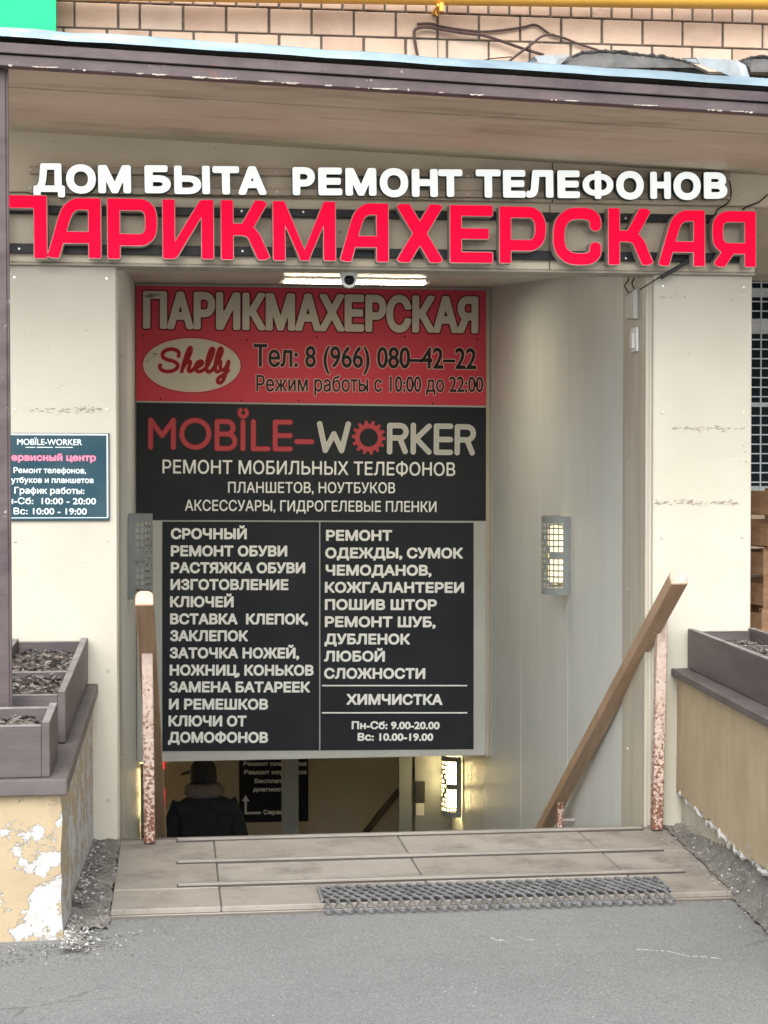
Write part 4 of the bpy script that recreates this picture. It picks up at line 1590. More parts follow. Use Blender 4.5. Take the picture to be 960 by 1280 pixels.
c.hexa([(RX(7.325) - .027, 7.325, .694), (2.88, 7.325, .694), (2.88, 4.58, .694), (RX(4.58) - .027, 4.58, .694),
        (RX(7.325) - .027, 7.325, .727), (2.88, 7.325, .727), (2.88, 4.58, .727), (RX(4.58) - .027, 4.58, .727)])
c.build('coping', COPING, rp, bevel=.004)
mf = MB()                    # squeezed-out white mortar along the plaster's broken edge
y = 7.30
rnd = random.Random(31)
mpts = []
while y > 5.2:
    x = RX(y)
    zb = .185 - .03 * min(1, (7.325 - y) / .9)
    mpts.append((x + .008 + rnd.uniform(-.006, .006), y, zb + rnd.uniform(-.014, .014)))
    y -= .02
mf.tube(mpts, [max(.004, .010 + rnd.uniform(-.007, .007)) for _ in mpts], 6)
mf.build('mortar_bead', PALESTONE, rp)


def planter_box(label, corners, zb, zt, tilt, div, seed, thick=.028):
    """corners: front-left, front-right, back-right, back-left (x, y); zb(y), zt(y) give heights"""
    fl_, fr, br, bl = [Vector((a, b, 0)) for a, b in corners]
    ce = (fl_ + fr + br + bl) / 4
    t = thing('planter_box', (ce.x, ce.y, zb(ce.y)), label, 'planter box', 'brown planter boxes on the planter walls')

    def boardm(p, q, name, z0f=None, z1f=None, m=BOXPAINT):
        d = (q - p).normalized()
        nrm = Vector((-d.y, d.x, 0))
        if (ce - p).dot(nrm) < 0:
            nrm = -nrm
        mb = MB()
        w = nrm * thick
        lo, hi = z0f or zb, z1f or zt
        pts = [p, q, q + w, p + w]
        mb.hexa([Vector((a.x, a.y, lo(a.y) + .001)) for a in pts] + [Vector((a.x, a.y, hi(a.y) - .004)) for a in pts])
        mb.hexa([Vector((a.x, a.y, hi(a.y) - .0035)) for a in pts] + [Vector((a.x, a.y, hi(a.y))) for a in pts], 1)
        return mb.build(name, [m, BOXEDGE], t, bevel=.002)
    dx = (br - fr).normalized()
    dl = (bl - fl_).normalized()
    boardm(fr, br, 'side_board')
    boardm(fl_, bl, 'side_board')
    low = lambda y: zt(y) - .012
    ux = (fr - fl_).normalized() * thick
    boardm(fl_ + ux, fr - ux, 'end_board', zb, low)
    boardm(bl + ux, br - ux, 'end_board', zb, low)
    for f in div:
        p, q = fl_.lerp(bl, f) + ux, fr.lerp(br, f) - ux
        boardm(p, q, 'divider', zb, lambda y: zt(y) - .03)
    rnd = random.Random(seed)
    s_ = MB()
    n, m_ = 26, 34
    o = 0
    for j in range(m_ + 1):
        for i in range(n + 1):
            a = fl_.lerp(bl, .02 + .96 * j / m_)
            b = fr.lerp(br, .02 + .96 * j / m_)
            p = a.lerp(b, .02 + .96 * i / n)
            s_.v.append(Vector((p.x, p.y, zt(p.y) - .055 + rnd.uniform(-.012, .012))))
    for j in range(m_):
        for i in range(n):
            a = j * (n + 1) + i
            s_.f.append((a, a + 1, a + n + 2, a + n + 1))
            s_.mi.append(0)
    s_.build('soil', SOIL, t, fix=False)
    lt = MB()
    for k_ in range(330):
        a = rnd.uniform(.05, .95)
        p = fl_.lerp(bl, a).lerp(fr.lerp(br, a), rnd.uniform(.08, .92))
        L_, an = rnd.uniform(.006, .034), rnd.uniform(0, 6.28)
        z = zt(p.y) - .05 + rnd.uniform(0, .016)
        d = Vector((math.cos(an), math.sin(an), rnd.uniform(-.3, .3))) * L_ / 2
        w2 = rnd.uniform(.003, .010)
        c_ = Vector((p.x, p.y, z))
        lt.beam(c_ - d, c_ + d, w2, w2 * .6, mi=rnd.choice((0, 0, 1, 2)))
    lo_ = lt.build('litter', [LITTER, STONE, BLACKCABLE], t)
    lo_['kind'] = 'stuff'
    return t


zl = lambda y: cop(y) + .056
planter_box('small brown planter box in front of the post, nearest the corner', [(-1.02, 5.868), (-.411, 5.868), (-.400, 6.105), (-1.02, 6.105)], zl, lambda y: zl(y) + .185 + (y - 5.868) * .05, 0, (), 1)
planter_box('long brown planter box with a divider against left pillar', [(-.735, 6.315), (-.386, 6.315), (-.352, 7.31), (-.665, 7.31)], zl, lambda y: zl(y) + .186, 0, (.47,), 2)
planter_box('dark brown planter box on the right coping beside the pillar', [(2.075, 4.75), (2.42, 4.75), (2.545, 7.31), (2.243, 7.31)], lambda y: .728, lambda y: .902, 0, (.2, .42, .62, .82), 3)

# ------------------------------------------------------------------ gravel by the left planter
gvm = MB()
rnd = random.Random(17)


def pebble(x, y, z, s_, mi):
    o = len(gvm.v)
    a = rnd.uniform(0, 6.28)
    ca, sa = math.cos(a), math.sin(a)
    sx, sy, sz = s_ * rnd.uniform(.7, 1.4), s_ * rnd.uniform(.6, 1), s_ * rnd.uniform(.4, .8)
    pts = [(1, 0, 0), (0, 1, 0), (-1, 0, 0), (0, -1, 0), (.2, .1, 1), (.1, -.1, -1)]
    for (px_, py_, pz_) in pts:
        k_ = rnd.uniform(.75, 1.15)
        u, v = px_ * sx * k_, py_ * sy * k_
        gvm.v.append(Vector((x + u * ca - v * sa, y + u * sa + v * ca, z + pz_ * sz)))
    for f in ((0, 1, 4), (1, 2, 4), (2, 3, 4), (3, 0, 4), (1, 0, 5), (2, 1, 5), (3, 2, 5), (0, 3, 5)):
        gvm.f.append(tuple(o + i for i in f))
        gvm.mi.append(mi)


for _ in range(900):
    y = 5.7 + abs(rnd.gauss(0, .55))
    if y > 7.3:
        continue
    x = -.365 + (y - 5.885) * .026 + abs(rnd.gauss(0, .045))
    z = .004 + (.03 if y > 6.2 else 0) + max(0, .02 - (x + .36) * .2)
    pebble(x, y, z, rnd.uniform(.003, .010), rnd.choice((0, 0, 0, 1, 2)))
for _ in range(420):
    x = rnd.gauss(-.40, .17)
    y = 5.84 - abs(rnd.gauss(0, .12)) + max(0, (x + .37)) * .5
    pebble(x, y, .003, rnd.uniform(.002, .006), rnd.choice((0, 0, 1, 2)))
for _ in range(260):
    y = rnd.uniform(5.6, 7.1)
    x = RX(y) - .01 - abs(rnd.gauss(0, .05))
    pebble(x, y, .03 + max(0, .10 - (RX(y) - x) * 1.3), rnd.uniform(.002, .007), rnd.choice((0, 0, 0, 1, 2, 2)))
for _ in range(380):
    pebble(rnd.uniform(-.25, 2.2), 6.135 - abs(rnd.gauss(0, .02)), .002, rnd.uniform(.0012, .004), rnd.choice((0, 0, 2)))
for _ in range(240):
    pebble(rnd.uniform(-.8, 2.1), rnd.uniform(4.6, 6.12), .0015, rnd.uniform(.0012, .0036), rnd.choice((0, 1, 1, 2)))
gv = gvm.build('gravel', [STONE, PALESTONE, BROKEN], fix=False)
gv['kind'] = 'stuff'
gv['label'] = 'loose pale gravel and plaster chips along the planter walls'

# ------------------------------------------------------------------ things on the building wall above the canopy
p0, p1 = at(240, 2, 10.68), at(960, 12, 10.68)
u = (p1 - p0).normalized()
gp = thing('gas_pipe', tuple(p0 - u * 3 + Vector((0, 0, .06))), 'thick yellow gas pipe running along the brick wall', 'pipe')
pa_, pb_ = p0 - u * 3 + Vector((0, 0, .062)), p1 + u * 3 + Vector((0, 0, .062))
MB().tube([pa_, pb_], .062, 20).build('pipe', YELLOW, gp, smooth=True)
k0 = at(549, 0, 10.68)
kz = (pa_ + (pb_ - pa_) * ((k0.x - pa_.x) / (pb_.x - pa_.x))).z
cp = MB()
cp.tube([(k0.x, 10.68 + .068 * math.cos(t), kz + .068 * math.sin(t)) for t in [R(-150 + 12 * i) for i in range(26)]], .006, 6)
cp.box(k0.x - .022, k0.x + .022, 10.63, 10.85, kz - .085, kz - .066)
cp.box(k0.x - .006, k0.x + .02, 10.62, 10.66, kz - .115, kz - .06)
cp.tube([(k0.x - .012, 10.70, kz - .09), (k0.x - .02, 10.70, kz - .11), (k0.x - .005, 10.70, kz - .125)], .005, 6)
cp.build('clamp', YELLOW, gp, bevel=.002)

gs = MB()
a, b = at(-140, 43, 10.62), at(70, 44, 10.62)
n = 24
rnd = random.Random(2)
bot = [Vector((a.x + (b.x - a.x) * i / n, 10.62, a.z + (b.z - a.z) * i / n + .012 * math.sin(i * 1.1))) for i in range(n + 1)]
gs.prism(bot + [Vector((b.x, 10.62, b.z + .8)), Vector((a.x, 10.62, b.z + .8))], (0, .06, 0))
tag(gs.build('green_sign', GREEN, bevel=.001), 'bright green sign sheet at the top left above the canopy', 'sign')

C3 = lambda pts: [(480 + x / 4, y / 4) for x, y in pts]


def wall_cable(lbl, pts, r_, m, Y=10.825):
    c = MB().tube([at(x, y, Y) for x, y in spl(pts, 5)], r_, 8).build('wall_cable', m, smooth=True)
    return tag(c, lbl, 'cable', 'cables on the brick wall')


wall_cable('brown cable arching along the bricks to the dark window hood', C3([(165, 120), (230, 118), (300, 135), (400, 150), (500, 158), (600, 150), (700, 135), (760, 125), (830, 170), (900, 190), (960, 215), (1020, 235), (1070, 250)]), .008, CABLE)
wall_cable('brown cable bending up from the canopy and then sloping right', C3([(180, 330), (170, 290), (158, 230), (150, 170), (160, 145), (200, 136), (260, 142), (400, 165), (490, 175), (600, 210), (700, 245), (800, 275)]), .010, CABLE, 10.80)
wall_cable('short brown cable rising steeply to meet the arching one', C3([(585, 356), (640, 295), (720, 235), (790, 182), (850, 172)]), .008, CABLE, 10.775)
wall_cable('thin black wire sagging low across the bricks', [(267, 61), (320, 63.5), (375, 66), (430, 68.5), (478, 66.5), (500, 70), (520, 75), (535, 81), (585, 81), (610, 74), (640, 71)], .0035, BLACKCABLE)
wall_cable('thin straight wire hanging from the pipe clamp', [(546, 18), (547, 45), (547.5, 84)], .002, CABLE, 10.84)

C5 = lambda x, y, Y: at(720 + x / 4, y / 4, Y)
aw = thing('window_hood', tuple(C5(0, 345, 10.45)), 'dark grey felt hood with torn edge over the barred window', 'hood')
top = [(-60, 300), (-20, 284), (30, 264), (130, 256), (250, 264), (350, 277), (450, 287), (540, 306), (600, 333), (660, 362)]
sp_ = spl(top, 4)
mb = MB()
for (xa, ya), (xb, yb) in zip(sp_[:-1], sp_[1:]):
    ya2, yb2 = max(ya + 8, min(338, ya + 90)), max(yb + 8, min(338, yb + 90))
    a, b, c, d = C5(xa, ya, 10.45), C5(xb, yb, 10.45), C5(xb, yb2, 10.36), C5(xa, ya2, 10.36)
    mb.hexa([d, c, c + Vector((0, .008, 0)), d + Vector((0, .008, 0)), a, b, b + Vector((0, .008, 0)), a + Vector((0, .008, 0))])
    mb.hexa([a, b, Vector((b.x, 10.845, b.z + .05)), Vector((a.x, 10.845, a.z + .05)), a + Vector((0, 0, .008)), b + Vector((0, 0, .008)), Vector((b.x, 10.845, b.z + .058)), Vector((a.x, 10.845, a.z + .058))])
mb.build('sheet', FELT, aw)
rnd = random.Random(5)
ed = [C5(x, y + rnd.uniform(-4, 7), 10.44) for x, y in spl(top[1:-1], 6)]
MB().tube(ed, [rnd.uniform(.006, .016) for _ in ed], 6).build('torn_edge', FELTDARK, aw)
aw2 = thing('window_hood', tuple(C5(900, 345, 10.45)), 'second dark felt hood at the right edge of the photo', 'hood')
mb = MB()
sp_ = spl([(820, 312), (860, 292), (930, 286), (1000, 290), (1100, 296), (1200, 302)], 4)
for (xa, ya), (xb, yb) in zip(sp_[:-1], sp_[1:]):
    a, b, c, d = C5(xa, ya, 10.45), C5(xb, yb, 10.45), C5(xb, 360, 10.36), C5(xa, 360 if xa > 860 else 330, 10.36)
    mb.hexa([d, c, c + Vector((0, .008, 0)), d + Vector((0, .008, 0)), a, b, b + Vector((0, .008, 0)), a + Vector((0, .008, 0))])
    mb.hexa([a, b, Vector((b.x, 10.845, b.z + .05)), Vector((a.x, 10.845, a.z + .05)), a + Vector((0, 0, .008)), b + Vector((0, 0, .008)), Vector((b.x, 10.845, b.z + .058)), Vector((a.x, 10.845, a.z + .058))])
mb.build('sheet', FELT, aw2)
ed = [C5(x, y + rnd.uniform(-4, 7), 10.44) for x, y in sp_]
MB().tube(ed, [rnd.uniform(.006, .014) for _ in ed], 6).build('torn_edge', FELTDARK, aw2)


def bent(lbl, faces, Y):
    mb = MB()
    for f in faces:
        pts = [at(480 + x / 4, y / 4, Y + dy) for x, y, dy in f]
        mb.prism(pts, (.001, .006, .001))
    return tag(mb.build('bent_sheet', BENTSHEET), lbl, 'metal sheet', 'bent metal sheets over the canopy')


bent('folded bluish metal sheet left of the dark window hood', [[(650, 362, .1), (752, 282, 0), (768, 300, .0), (690, 360, .12)], [(752, 282, 0), (800, 276, .05), (845, 272, .06), (870, 300, .0), (832, 370, -.06), (815, 366, -.06)],
      [(845, 272, .06), (930, 274, .1), (880, 325, .0), (870, 300, .0)], [(870, 300, 0), (880, 325, 0), (834, 372, -.05), (832, 370, -.06)]], 10.3)
bent('crumpled pale metal sheet hanging over the right end of the hood', [[(1480, 290, .1), (1560, 288, .02), (1580, 322, 0), (1552, 318, .05)], [(1560, 288, .02), (1620, 292, .08), (1660, 350, .02), (1580, 322, 0)],
      [(1620, 292, .08), (1690, 296, .0), (1730, 380, -.06), (1660, 350, .02)], [(1690, 296, 0), (1760, 300, .07), (1795, 390, -.02), (1730, 380, -.06)], [(1760, 300, .07), (1808, 326, .02), (1830, 390, -.05), (1795, 390, -.02)]], 10.3)

# ------------------------------------------------------------------ crates beside the portal
def crate(x, y, z, rz, label):
    t = thing('wooden_crate', (x, y, z), label, 'crate', 'wooden crates stacked beside the entrance')
    t.rotation_euler = (0, 0, rz)
    W_, L_, H_ = .56, .42, .30
    body = MB()
    rnd = random.Random(int(z * 100))
    for zz in (.012, .165):
        for sx in (-1, 1):
            for axis in (0, 1):
                h = .115 + rnd.uniform(-.008, .008)
                n = 8
                for i in range(n):            # slats bulge outwards between the posts
                    u0, u1 = -.5 + i / n, -.5 + (i + 1) / n
                    b0, b1 = .045 * (1 - 4 * u0 * u0), .045 * (1 - 4 * u1 * u1)
                    if axis == 0:
                        q = [(u0 * W_, sx * (L_ / 2 + b0)), (u1 * W_, sx * (L_ / 2 + b1)), (u1 * W_, sx * (L_ / 2 + b1 - .008)), (u0 * W_, sx * (L_ / 2 + b0 - .008))]
                    else:
                        q = [(sx * (W_ / 2 + b0), u0 * L_), (sx * (W_ / 2 + b1), u1 * L_), (sx * (W_ / 2 + b1 - .008), u1 * L_), (sx * (W_ / 2 + b0 - .008), u0 * L_)]
                    body.hexa([(a, b, zz) for a, b in q] + [(a, b, zz + h) for a, b in q])
    for i in range(5):
        body.box(-W_ / 2 + .01, W_ / 2 - .01, -L_ / 2 + .01 + i * .082, -L_ / 2 + .072 + i * .082, .002, .010)
    first = None
    me = None

    def put(mbx, name):
        m_ = bpy.data.meshes.new(name)
        m_.from_pydata([tuple(v) for v in mbx.v], [], mbx.f)
        m_.materials.append(CRATEWOOD)
        o = bpy.data.objects.new(name, m_)
        COL.objects.link(o)
        o.parent = t
        return o
    put(body, 'slats')
    pm = MB().box(-.02, .02, -.02, .02, 0, H_)
    for sx in (-1, 1):
        for sy in (-1, 1):
            o = put(pm, 'corner_post')
            o.location = (sx * (W_ / 2 - .022), sy * (L_ / 2 - .022), 0)
    return t


for i, (dx, rz, lbl) in enumerate(((0, .05, 'wooden crate at the bottom of the stack behind right planter'), (.02, -.04, 'second wooden crate from the ground in the stack'),
                                   (-.02, .07, 'third wooden crate from the ground in the stack'), (.015, -.02, 'fourth wooden crate from the ground in the stack'), (.0, .10, 'topmost wooden crate under the barred window'))):
    crate(3.22 + dx, 8.55, .302 * i, rz, lbl)

# ------------------------------------------------------------------ down in the lobby: door, sign, stand, rail, a person
gd = thing('glass_door', (1.2, 12.7, -2.02), 'grey aluminium glass door at the foot of the stairs', 'door')
MB().box(.801, .925, 12.68, 12.72, -2.0, .2).build('stile', DOORALU, gd, bevel=.003)
MB().box(1.674, 1.776, 12.68, 12.72, -2.0, .2).build('stile', DOORALU, gd, bevel=.003)
MB().box(.925, 1.674, 12.68, 12.72, -2.0, -1.85).build('bottom_rail', DOORALU, gd, bevel=.003)
MB().box(.925, 1.674, 12.68, 12.72, .08, .2).build('top_rail', DOORALU, gd, bevel=.003)
gm, nt, b = nodes_of('clear_door_glass')
b.inputs['Transmission Weight'].default_value = 1
b.inputs['Roughness'].default_value = .02
b.inputs['IOR'].default_value = 1.12
b.inputs['Base Color'].default_value = (.93, .95, .94, 1)
MB().box(.925, 1.674, 12.697, 12.703, -1.85, .08).build('pane', gm, gd)
df = thing('door_frame', (1.9, 12.7, -2.02), 'grey aluminium door frame post with black lock at right', 'door frame')
MB().box(1.792, 2.068, 12.66, 12.74, -2.0, .25).build('frame', DOORALU, df, bevel=.003)
a, b_ = at(519, 977, 12.655), at(531, 1003, 12.655)
lk = MB().box(a.x, b_.x, 12.64, 12.6595, b_.z, a.z).build('lock', LOCK, df, bevel=.003)
a, b_ = at(520, 1004, 12.655), at(530, 1019, 12.655)
MB().box(a.x, b_.x, 12.65, 12.6595, b_.z, a.z).build('strike_plate', SCREW, df, bevel=.002)

Yi = 14.58
a, b_ = at(299, 925, Yi), at(385.5, 1026.5, Yi)
ig = MB().box(a.x, b_.x, Yi, 14.5995, b_.z, a.z).build('direction_sign', SERV, bevel=.002)
tag(ig, 'black direction sign with arrow on the lobby end wall behind the glass door', 'sign')


def isign(mb):
    yf = Yi - .001
    for s_, xa, xb, yb in (('Ремонт планшетов', 304, 383.5, 957.5), ('Ремонт ноутбуков', 305, 383.5, 968), ('Бесплатная', 318, 367, 979), ('диагностика', 316, 369, 989.5), ('Сервис', 329, 360, 1018)):
        text(mb, s_, xa, yb, xb, yb - .1, 5.8, yf, .07, 0, res=18)
    k = px(yf)
    c = at(307, 1018, yf)
    P = lambda x, y: Vector((c.x + (x - 307) * k, yf, c.z - (y - 1018) * k))
    mb.add([P(305.6, 1018), P(305.6, 1001), P(308.6, 1001), P(308.6, 1015), P(326, 1015), P(326, 1018)], [(0, 1, 2, 3), (0, 3, 4, 5)])
    mb.add([P(302.4, 1001.5), P(307.1, 993.5), P(311.8, 1001.5)], [(0, 1, 2)])


letters('lettering', ig, [WHITEINK], isign)

ir = MB()
ir.beam(at(523, 958, 14.3), at(440, 1062, 14.3), .035, .05)
tag(ir.build('inner_handrail', M('dark_inner_rail', (.10, .075, .055), rough=.5), bevel=.006), 'thin dark diagonal handrail seen through the glass door', 'handrail')

rsd = thing('red_stand', (-.10, 12.5, -2.02), 'narrow red stand with black top inset beside left lamp', 'stand')
a, b_ = at(197, 940, 12.5), at(207.2, 1035, 12.5)
q = MB()
q.prism([Vector((a.x - .02, 12.5, -2.02)), Vector((b_.x - .03, 12.5, -2.02)), Vector((b_.x - .03, 12.5, b_.z - .03)), Vector((b_.x, 12.5, b_.z + .09)), Vector((b_.x, 12.5, -.35)), Vector((a.x - .02, 12.5, -.35))], (0, .18, 0))
q.build('body', REDBOX, rsd, bevel=.006)
a, b_ = at(203.5, 962, 12.49), at(207, 986, 12.49)
MB().box(a.x, b_.x, 12.488, 12.4985, b_.z, a.z).build('inset', LOCK, rsd, bevel=.002)


def skin_mesh(name, verts, edges, radii, root, mat, parent, sub=2):
    me = bpy.data.meshes.new(name)
    me.from_pydata(verts, edges, [])
    o = bpy.data.objects.new(name, me)
    COL.objects.link(o)
    md = o.modifiers.new('skin', 'SKIN')
    md.use_smooth_shade = True
    for i, r_ in enumerate(radii):
        sv = me.skin_vertices[0].data[i]
        sv.radius = r_ if isinstance(r_, tuple) else (r_, r_)
        sv.use_root = (i == root)
    o.modifiers.new('sub', 'SUBSURF').levels = sub
    dg = bpy.context.evaluated_depsgraph_get()
    m2 = bpy.data.meshes.new_from_object(o.evaluated_get(dg))
    bpy.data.objects.remove(o)
    m2.name = name
    m2.materials.clear()
    m2.materials.append(mat)
    o2 = bpy.data.objects.new(name, m2)
    COL.objects.link(o2)
    o2.parent = parent
    return o2


def person(loc, rz, label):
    t = thing('person', loc, label, 'person')
    t.rotation_euler = (0, 0, rz)
    V, Ed, Rd = [], [], []

    def add(p, r_, par=None):
        V.append(p)
        Rd.append(r_)
        if par is not None:
            Ed.append((par, len(V) - 1))
        return len(V) - 1
    pel = add((0, 0, .90), (.135, .10))
    wa = add((0, .01, 1.04), (.125, .09), pel)
    ch = add((0, .01, 1.24), (.145, .10), wa)
    nk0 = add((0, .0, 1.365), (.075, .06), ch)
    nk = add((0, .01, 1.42), (.052, .052), nk0)
    hb_ = add((0, .035, 1.475), (.062, .072), nk)
    hm = add((0, .04, 1.535), (.072, .088), hb_)
    ht = add((0, .03, 1.60), (.058, .07), hm)
    hd = math.sin(R(55)), math.cos(R(55))          # the head looks to the left
    add((-.105 * hd[0], .035 + .105 * hd[1], 1.525), .012, hm)
    hands = []
    for s_ in (-1, 1):
        sh = add((s_ * .165, -.005, 1.335), .052, ch)
        el = add((s_ * .225, -.02, 1.07), .040, sh)
        wr = add((s_ * .215, .05, .85), .027, el)
        pa2 = add((s_ * .205, .075, .79), (.036, .022), wr)
        for f, (dy, L_) in enumerate(((-.028, .062), (-.010, .072), (.010, .068), (.028, .055))):
            k1 = add((s_ * .200, .082 + dy, .755), .009, pa2)
            k2 = add((s_ * .190, .088 + dy, .755 - L_ * .55), .0085, k1)
            add((s_ * .175, .092 + dy, .755 - L_), .0075, k2)
        t1 = add((s_ * .185, .11, .80), .011, pa2)
        add((s_ * .170, .125, .765), .009, t1)
        hp = add((s_ * .09, 0, .84), .082, pel)
        kn = add((s_ * .10, .015, .47), .055, hp)
        an = add((s_ * .105, -.02, .085), .038, kn)
        add((s_ * .115, .11, .035), (.040, .028), an)
    skin_mesh('body', V, Ed, Rd, 0, SKIN, t)
    for dx, dy in ((.45, .80), (.95, .42)):
        e = MB().lathe([(.0, -.011), (.008, -.008), (.011, 0), (.008, .008), (0, .011)], (-.085 * dx, .04 + .088 * dy, 1.545), 'z', 10)
        m_ = bpy.data.meshes.new('eye')
        m_.from_pydata([tuple(v) for v in e.v], [], e.f)
        m_.materials.append(CAMWHITE)
        o = bpy.data.objects.new('eye', m_)
        COL.objects.link(o)
        o.parent = t
    # jacket
    V, Ed, Rd = [], [], []
    a = add((0, 0, .80), (.195, .15))
    b2 = add((0, .005, .92), (.205, .155), a)
    c2_ = add((0, .01, 1.10), (.205, .15), b2)
    d2 = add((0, .01, 1.27), (.19, .14), c2_)
    add((0, 0, 1.40), (.095, .085), d2)
    for s_ in (-1, 1):
        sh = add((s_ * .18, -.005, 1.325), .082, d2)
        el = add((s_ * .255, -.02, 1.07), .068, sh)
        add((s_ * .235, .05, .86), .050, el)
    skin_mesh('jacket', V, Ed, Rd, 0, CLOTH, t)
    V, Ed, Rd = [], [], []
    a = add((0, 0, .90), (.15, .115))
    for s_ in (-1, 1):
        hp = add((s_ * .092, 0, .80), .098, a)
        kn = add((s_ * .102, .01, .47), .072, hp)
        add((s_ * .107, -.015, .10), .062, kn)
    skin_mesh('trousers', V, Ed, Rd, 0, TROUSER, t)
    for s_ in (-1, 1):
        V, Ed, Rd = [], [], []
        a = add((s_ * .107, -.03, .075), .05)
        b2 = add((s_ * .110, .03, .045), (.048, .04), a)
        add((s_ * .116, .14, .038), (.045, .032), b2)
        skin_mesh('shoe', V, Ed, Rd, 0, SHOE, t)

    def lathed(name, prof, c, m, sx=1, sy=1, n=24):
        mb = MB().lathe(prof, (0, 0, 0), 'z', n)
        m_ = bpy.data.meshes.new(name)
        m_.from_pydata([(v.x * sx + c[0], v.y * sy + c[1], v.z + c[2]) for v in mb.v], [], mb.f)
        m_.polygons.foreach_set('use_smooth', [True] * len(m_.polygons))
        m_.materials.append(m)
        o = bpy.data.objects.new(name, m_)
        COL.objects.link(o)
        o.parent = t
        return o
    lathed('scarf', [(.07, -.05), (.115, -.035), (.125, 0), (.108, .035), (.082, .055), (.07, .045), (.07, -.05)], (0, .012, 1.432), SCARF, 1.15, 1)
    lathed('hat', [(.074, -.035), (.092, -.038), (.095, .0), (.090, .03), (.092, .034), (.088, .065), (.070, .098), (.040, .118), (.0, .124)], (0, .033, 1.522), HAT, 1, 1.12)
    pk = MB()
    for i in range(8):
        a0, a1 = R(-38 + 76 * i / 8), R(-38 + 76 * (i + 1) / 8)
        q = []
        for aa, r_ in ((a0, .085), (a1, .085), (a1, .155 - .0 * i), (a0, .155)):
            an = aa + R(145)
            q.append((r_ * math.cos(an), .035 + r_ * math.sin(an)))
        pk.hexa([(x, y, 1.548 - (.012 if j > 1 else 0)) for j, (x, y) in enumerate(q)] + [(x, y, 1.555 - (.012 if j > 1 else 0)) for j, (x, y) in enumerate(q)])
    m_ = bpy.data.meshes.new('hat_peak')
    m_.from_pydata([tuple(v) for v in pk.v], [], pk.f)
    m_.materials.append(HAT)
    o = bpy.data.objects.new('hat_peak', m_)
    COL.objects.link(o)
    o.parent = t
    return t


pc = at(255, 1000, 11.8)
person((pc.x, 11.8, -2.02), .12, 'person in dark jacket, scarf and cap walking away at the foot of the stairs')
tag(ent, 'cream panelled basement stair entrance with grey clad walls', 'entrance')


# ------------------------------------------------------------------ wear: scuffs, stains and torn paper with shapes of their own
SCUFF = M('dark_scuff_mark', (.20, .175, .14), (.36, .32, .26), 40, rough=.8)
RUSTMARK = M('brown_drip_stain', (.34, .27, .19), (.44, .38, .29), 30, rough=.8)


def scuff(parent, Y, x0, x1, y, dy, n, size, seed, m=SCUFF, slope=0):
    rnd = random.Random(seed)
    mb = MB()
    for _ in range(n):
        u = rnd.random()
        x = x0 + (x1 - x0) * u
        c = at(x, y + slope * u + rnd.gauss(0, dy), Y)
        L_ = size * rnd.uniform(.3, 1.6) * px(Y)
        h = L_ * rnd.uniform(.12, .4)
        k_ = rnd.randint(5, 8)
        an = rnd.gauss(0, .25)
        pts = []
        for i in range(k_):
            t = 2 * math.pi * i / k_
            a, b = L_ * math.cos(t) * rnd.uniform(.5, 1.1), h * math.sin(t) * rnd.uniform(.4, 1.2)
            pts.append((c.x + a * math.cos(an) - b * math.sin(an), Y - rnd.uniform(.0003, .0007), c.z + a * math.sin(an) + b * math.cos(an)))
        mb.add(pts, [tuple(range(k_))])
    mb.build('scuff', m, parent, fix=False)['kind'] = 'stuff'


pil = [o for o in ent.children if o.name.startswith('pillar')]
pil.sort(key=lambda o: o.data.vertices[0].co.x)
for args in ((36, 126, 513, 2.2, 90, 2.2, 1), (20, 130, 418, 9, 8, 1.6, 2), (20, 120, 715, 60, 14, 1.0, 3), (16, 44, 640, 90, 8, 1.2, 4), (110, 146, 960, 45, 22, 1.0, 11)):
    scuff(pil[0], D - .0002, *args)
for args in ((842, 930, 536, 1.6, 70, 2.2, 5), (820, 925, 628, 1.6, 120, 2.4, 6), (826, 860, 372, 1.4, 16, 2.0, 7), (826, 940, 470, 80, 16, 1.4, 8), (915, 938, 360, 12, 14, 1.6, 9), (838, 930, 700, 45, 16, 1.1, 10), (915, 936, 575, 9, 14, 1.5, 12)):
    scuff(pil[1], D - .0002, *args)
fas = [o for o in ent.children if o.name.startswith('fascia')][0]
for args in ((30, 930, 178, 9, 40, 1.3, 21), (860, 950, 235, 12, 40, 1.4, 22), (300, 700, 290, 14, 40, 1.3, 23), (60, 300, 285, 16, 24, 1.3, 24)):
    scuff(fas, D - .0225, *args, slope=14)

CHALK = M('white_scratch', (.62, .63, .62), (.40, .41, .41), 60, rough=.9)


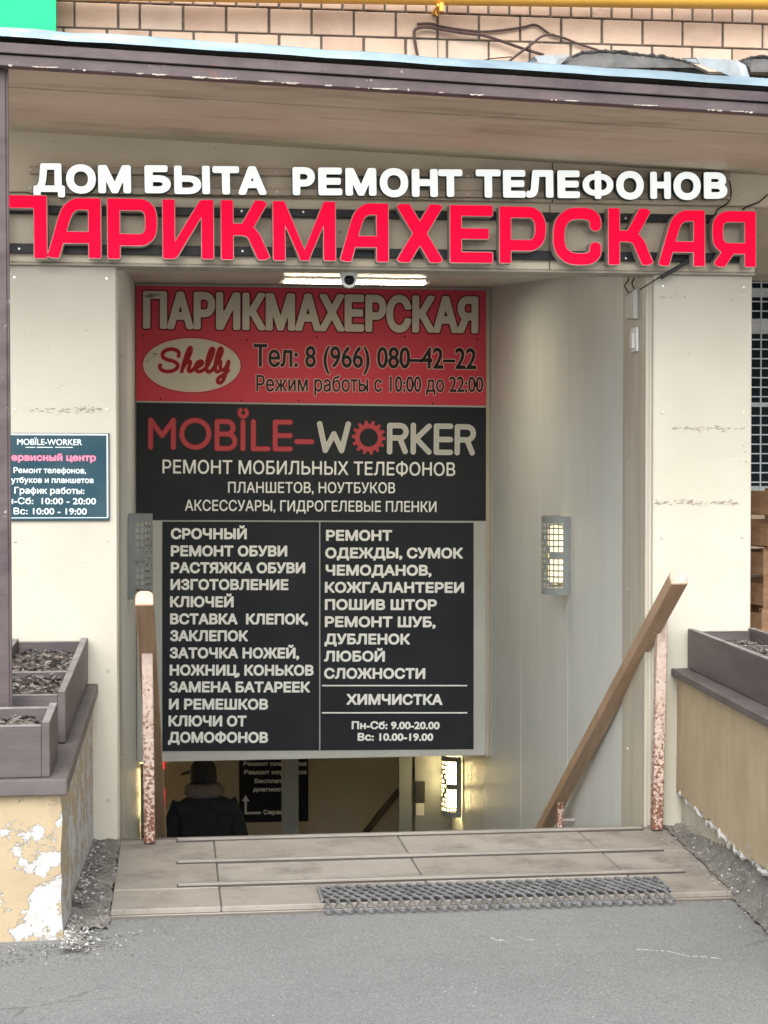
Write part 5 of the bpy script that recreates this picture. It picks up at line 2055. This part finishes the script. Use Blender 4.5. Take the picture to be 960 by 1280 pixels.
def ground_mark(label, pts, w, seed):
    rnd = random.Random(seed)
    mb = MB()
    P = []
    for x, y in spl(pts, 6):
        d = FW + RT * ((x - 480) / F_PX) - UP * ((y - 640) / F_PX)
        k_ = -EYE / d.z
        P.append(Vector((d.x * k_, d.y * k_, .0008)))
    o = 0
    for i, p in enumerate(P):
        h = w * rnd.uniform(.25, 1.2)
        mb.v += [p + Vector((0, -h, 0)), p + Vector((0, h, 0))]
        if i and rnd.random() < .88:
            mb.f.append((2 * i - 2, 2 * i, 2 * i + 1, 2 * i - 1))
            mb.mi.append(0)
    return tag(mb.build('chalk_mark', CHALK, fix=False), label, 'ground mark', 'white scratches on the asphalt')


ground_mark('long thin white scratch on the asphalt at lower right', [(796, 1187), (815, 1188), (838, 1190), (858, 1195), (880, 1196), (902, 1199)], .0055, 1)
ground_mark('small white splash on the asphalt below the mat', [(614, 1172), (622, 1176), (628, 1175), (634, 1180)], .010, 2)
ground_mark('short white scratch on the asphalt right of the splash', [(648, 1171), (658, 1174), (668, 1175)], .005, 3)

BLK = LENS


def dots(parent, pts, Y, r_):
    first = None
    for (x, y) in pts:
        p = at(x, y, Y)
        if first is None:
            first, p0 = MB().lathe([(.0001, -.003), (r_ * .7, -.003), (r_, 0)], p, 'y', 8).build('screw', BLK, parent), p
        else:
            c = first.copy()
            COL.objects.link(c)
            c.parent = parent
            c.location = Vector(first.location) + p - p0


dots(hb, [(178.5, 419.5), (308.5, 425.5), (396, 421.5), (506, 421), (597, 424), (200.5, 498.5), (302, 500.5), (373, 501), (541, 504.5)], Yh, .006)
dots(nb, [(176, 512), (388, 512.5), (554, 514), (426, 645), (598, 647)], Yn, .005)
dots(s1, [(208, 657), (208, 932), (394, 657), (394, 930)], Ys, .004)
dots(s2, [(586, 712), (405, 658), (586, 930), (405, 930)], Ys, .004)
scuff(hb, Yh - .0009, 181, 202, 372, .8, 9, 4.5, 41, slope=-6)
scuff(hb, Yh - .0016, 180, 195, 453, .8, 8, 3.0, 42, slope=-11)
for args in ((20, 140, 1010, 18, 26, 1.3, 51), (115, 146, 900, 60, 22, 1.1, 52)):
    scuff(pil[0], D - .0002, *args, m=RUSTMARK)
for args in ((824, 850, 960, 50, 22, 1.3, 53), (826, 936, 760, 22, 20, 1.2, 54)):
    scuff(pil[1], D - .0002, *args, m=RUSTMARK)
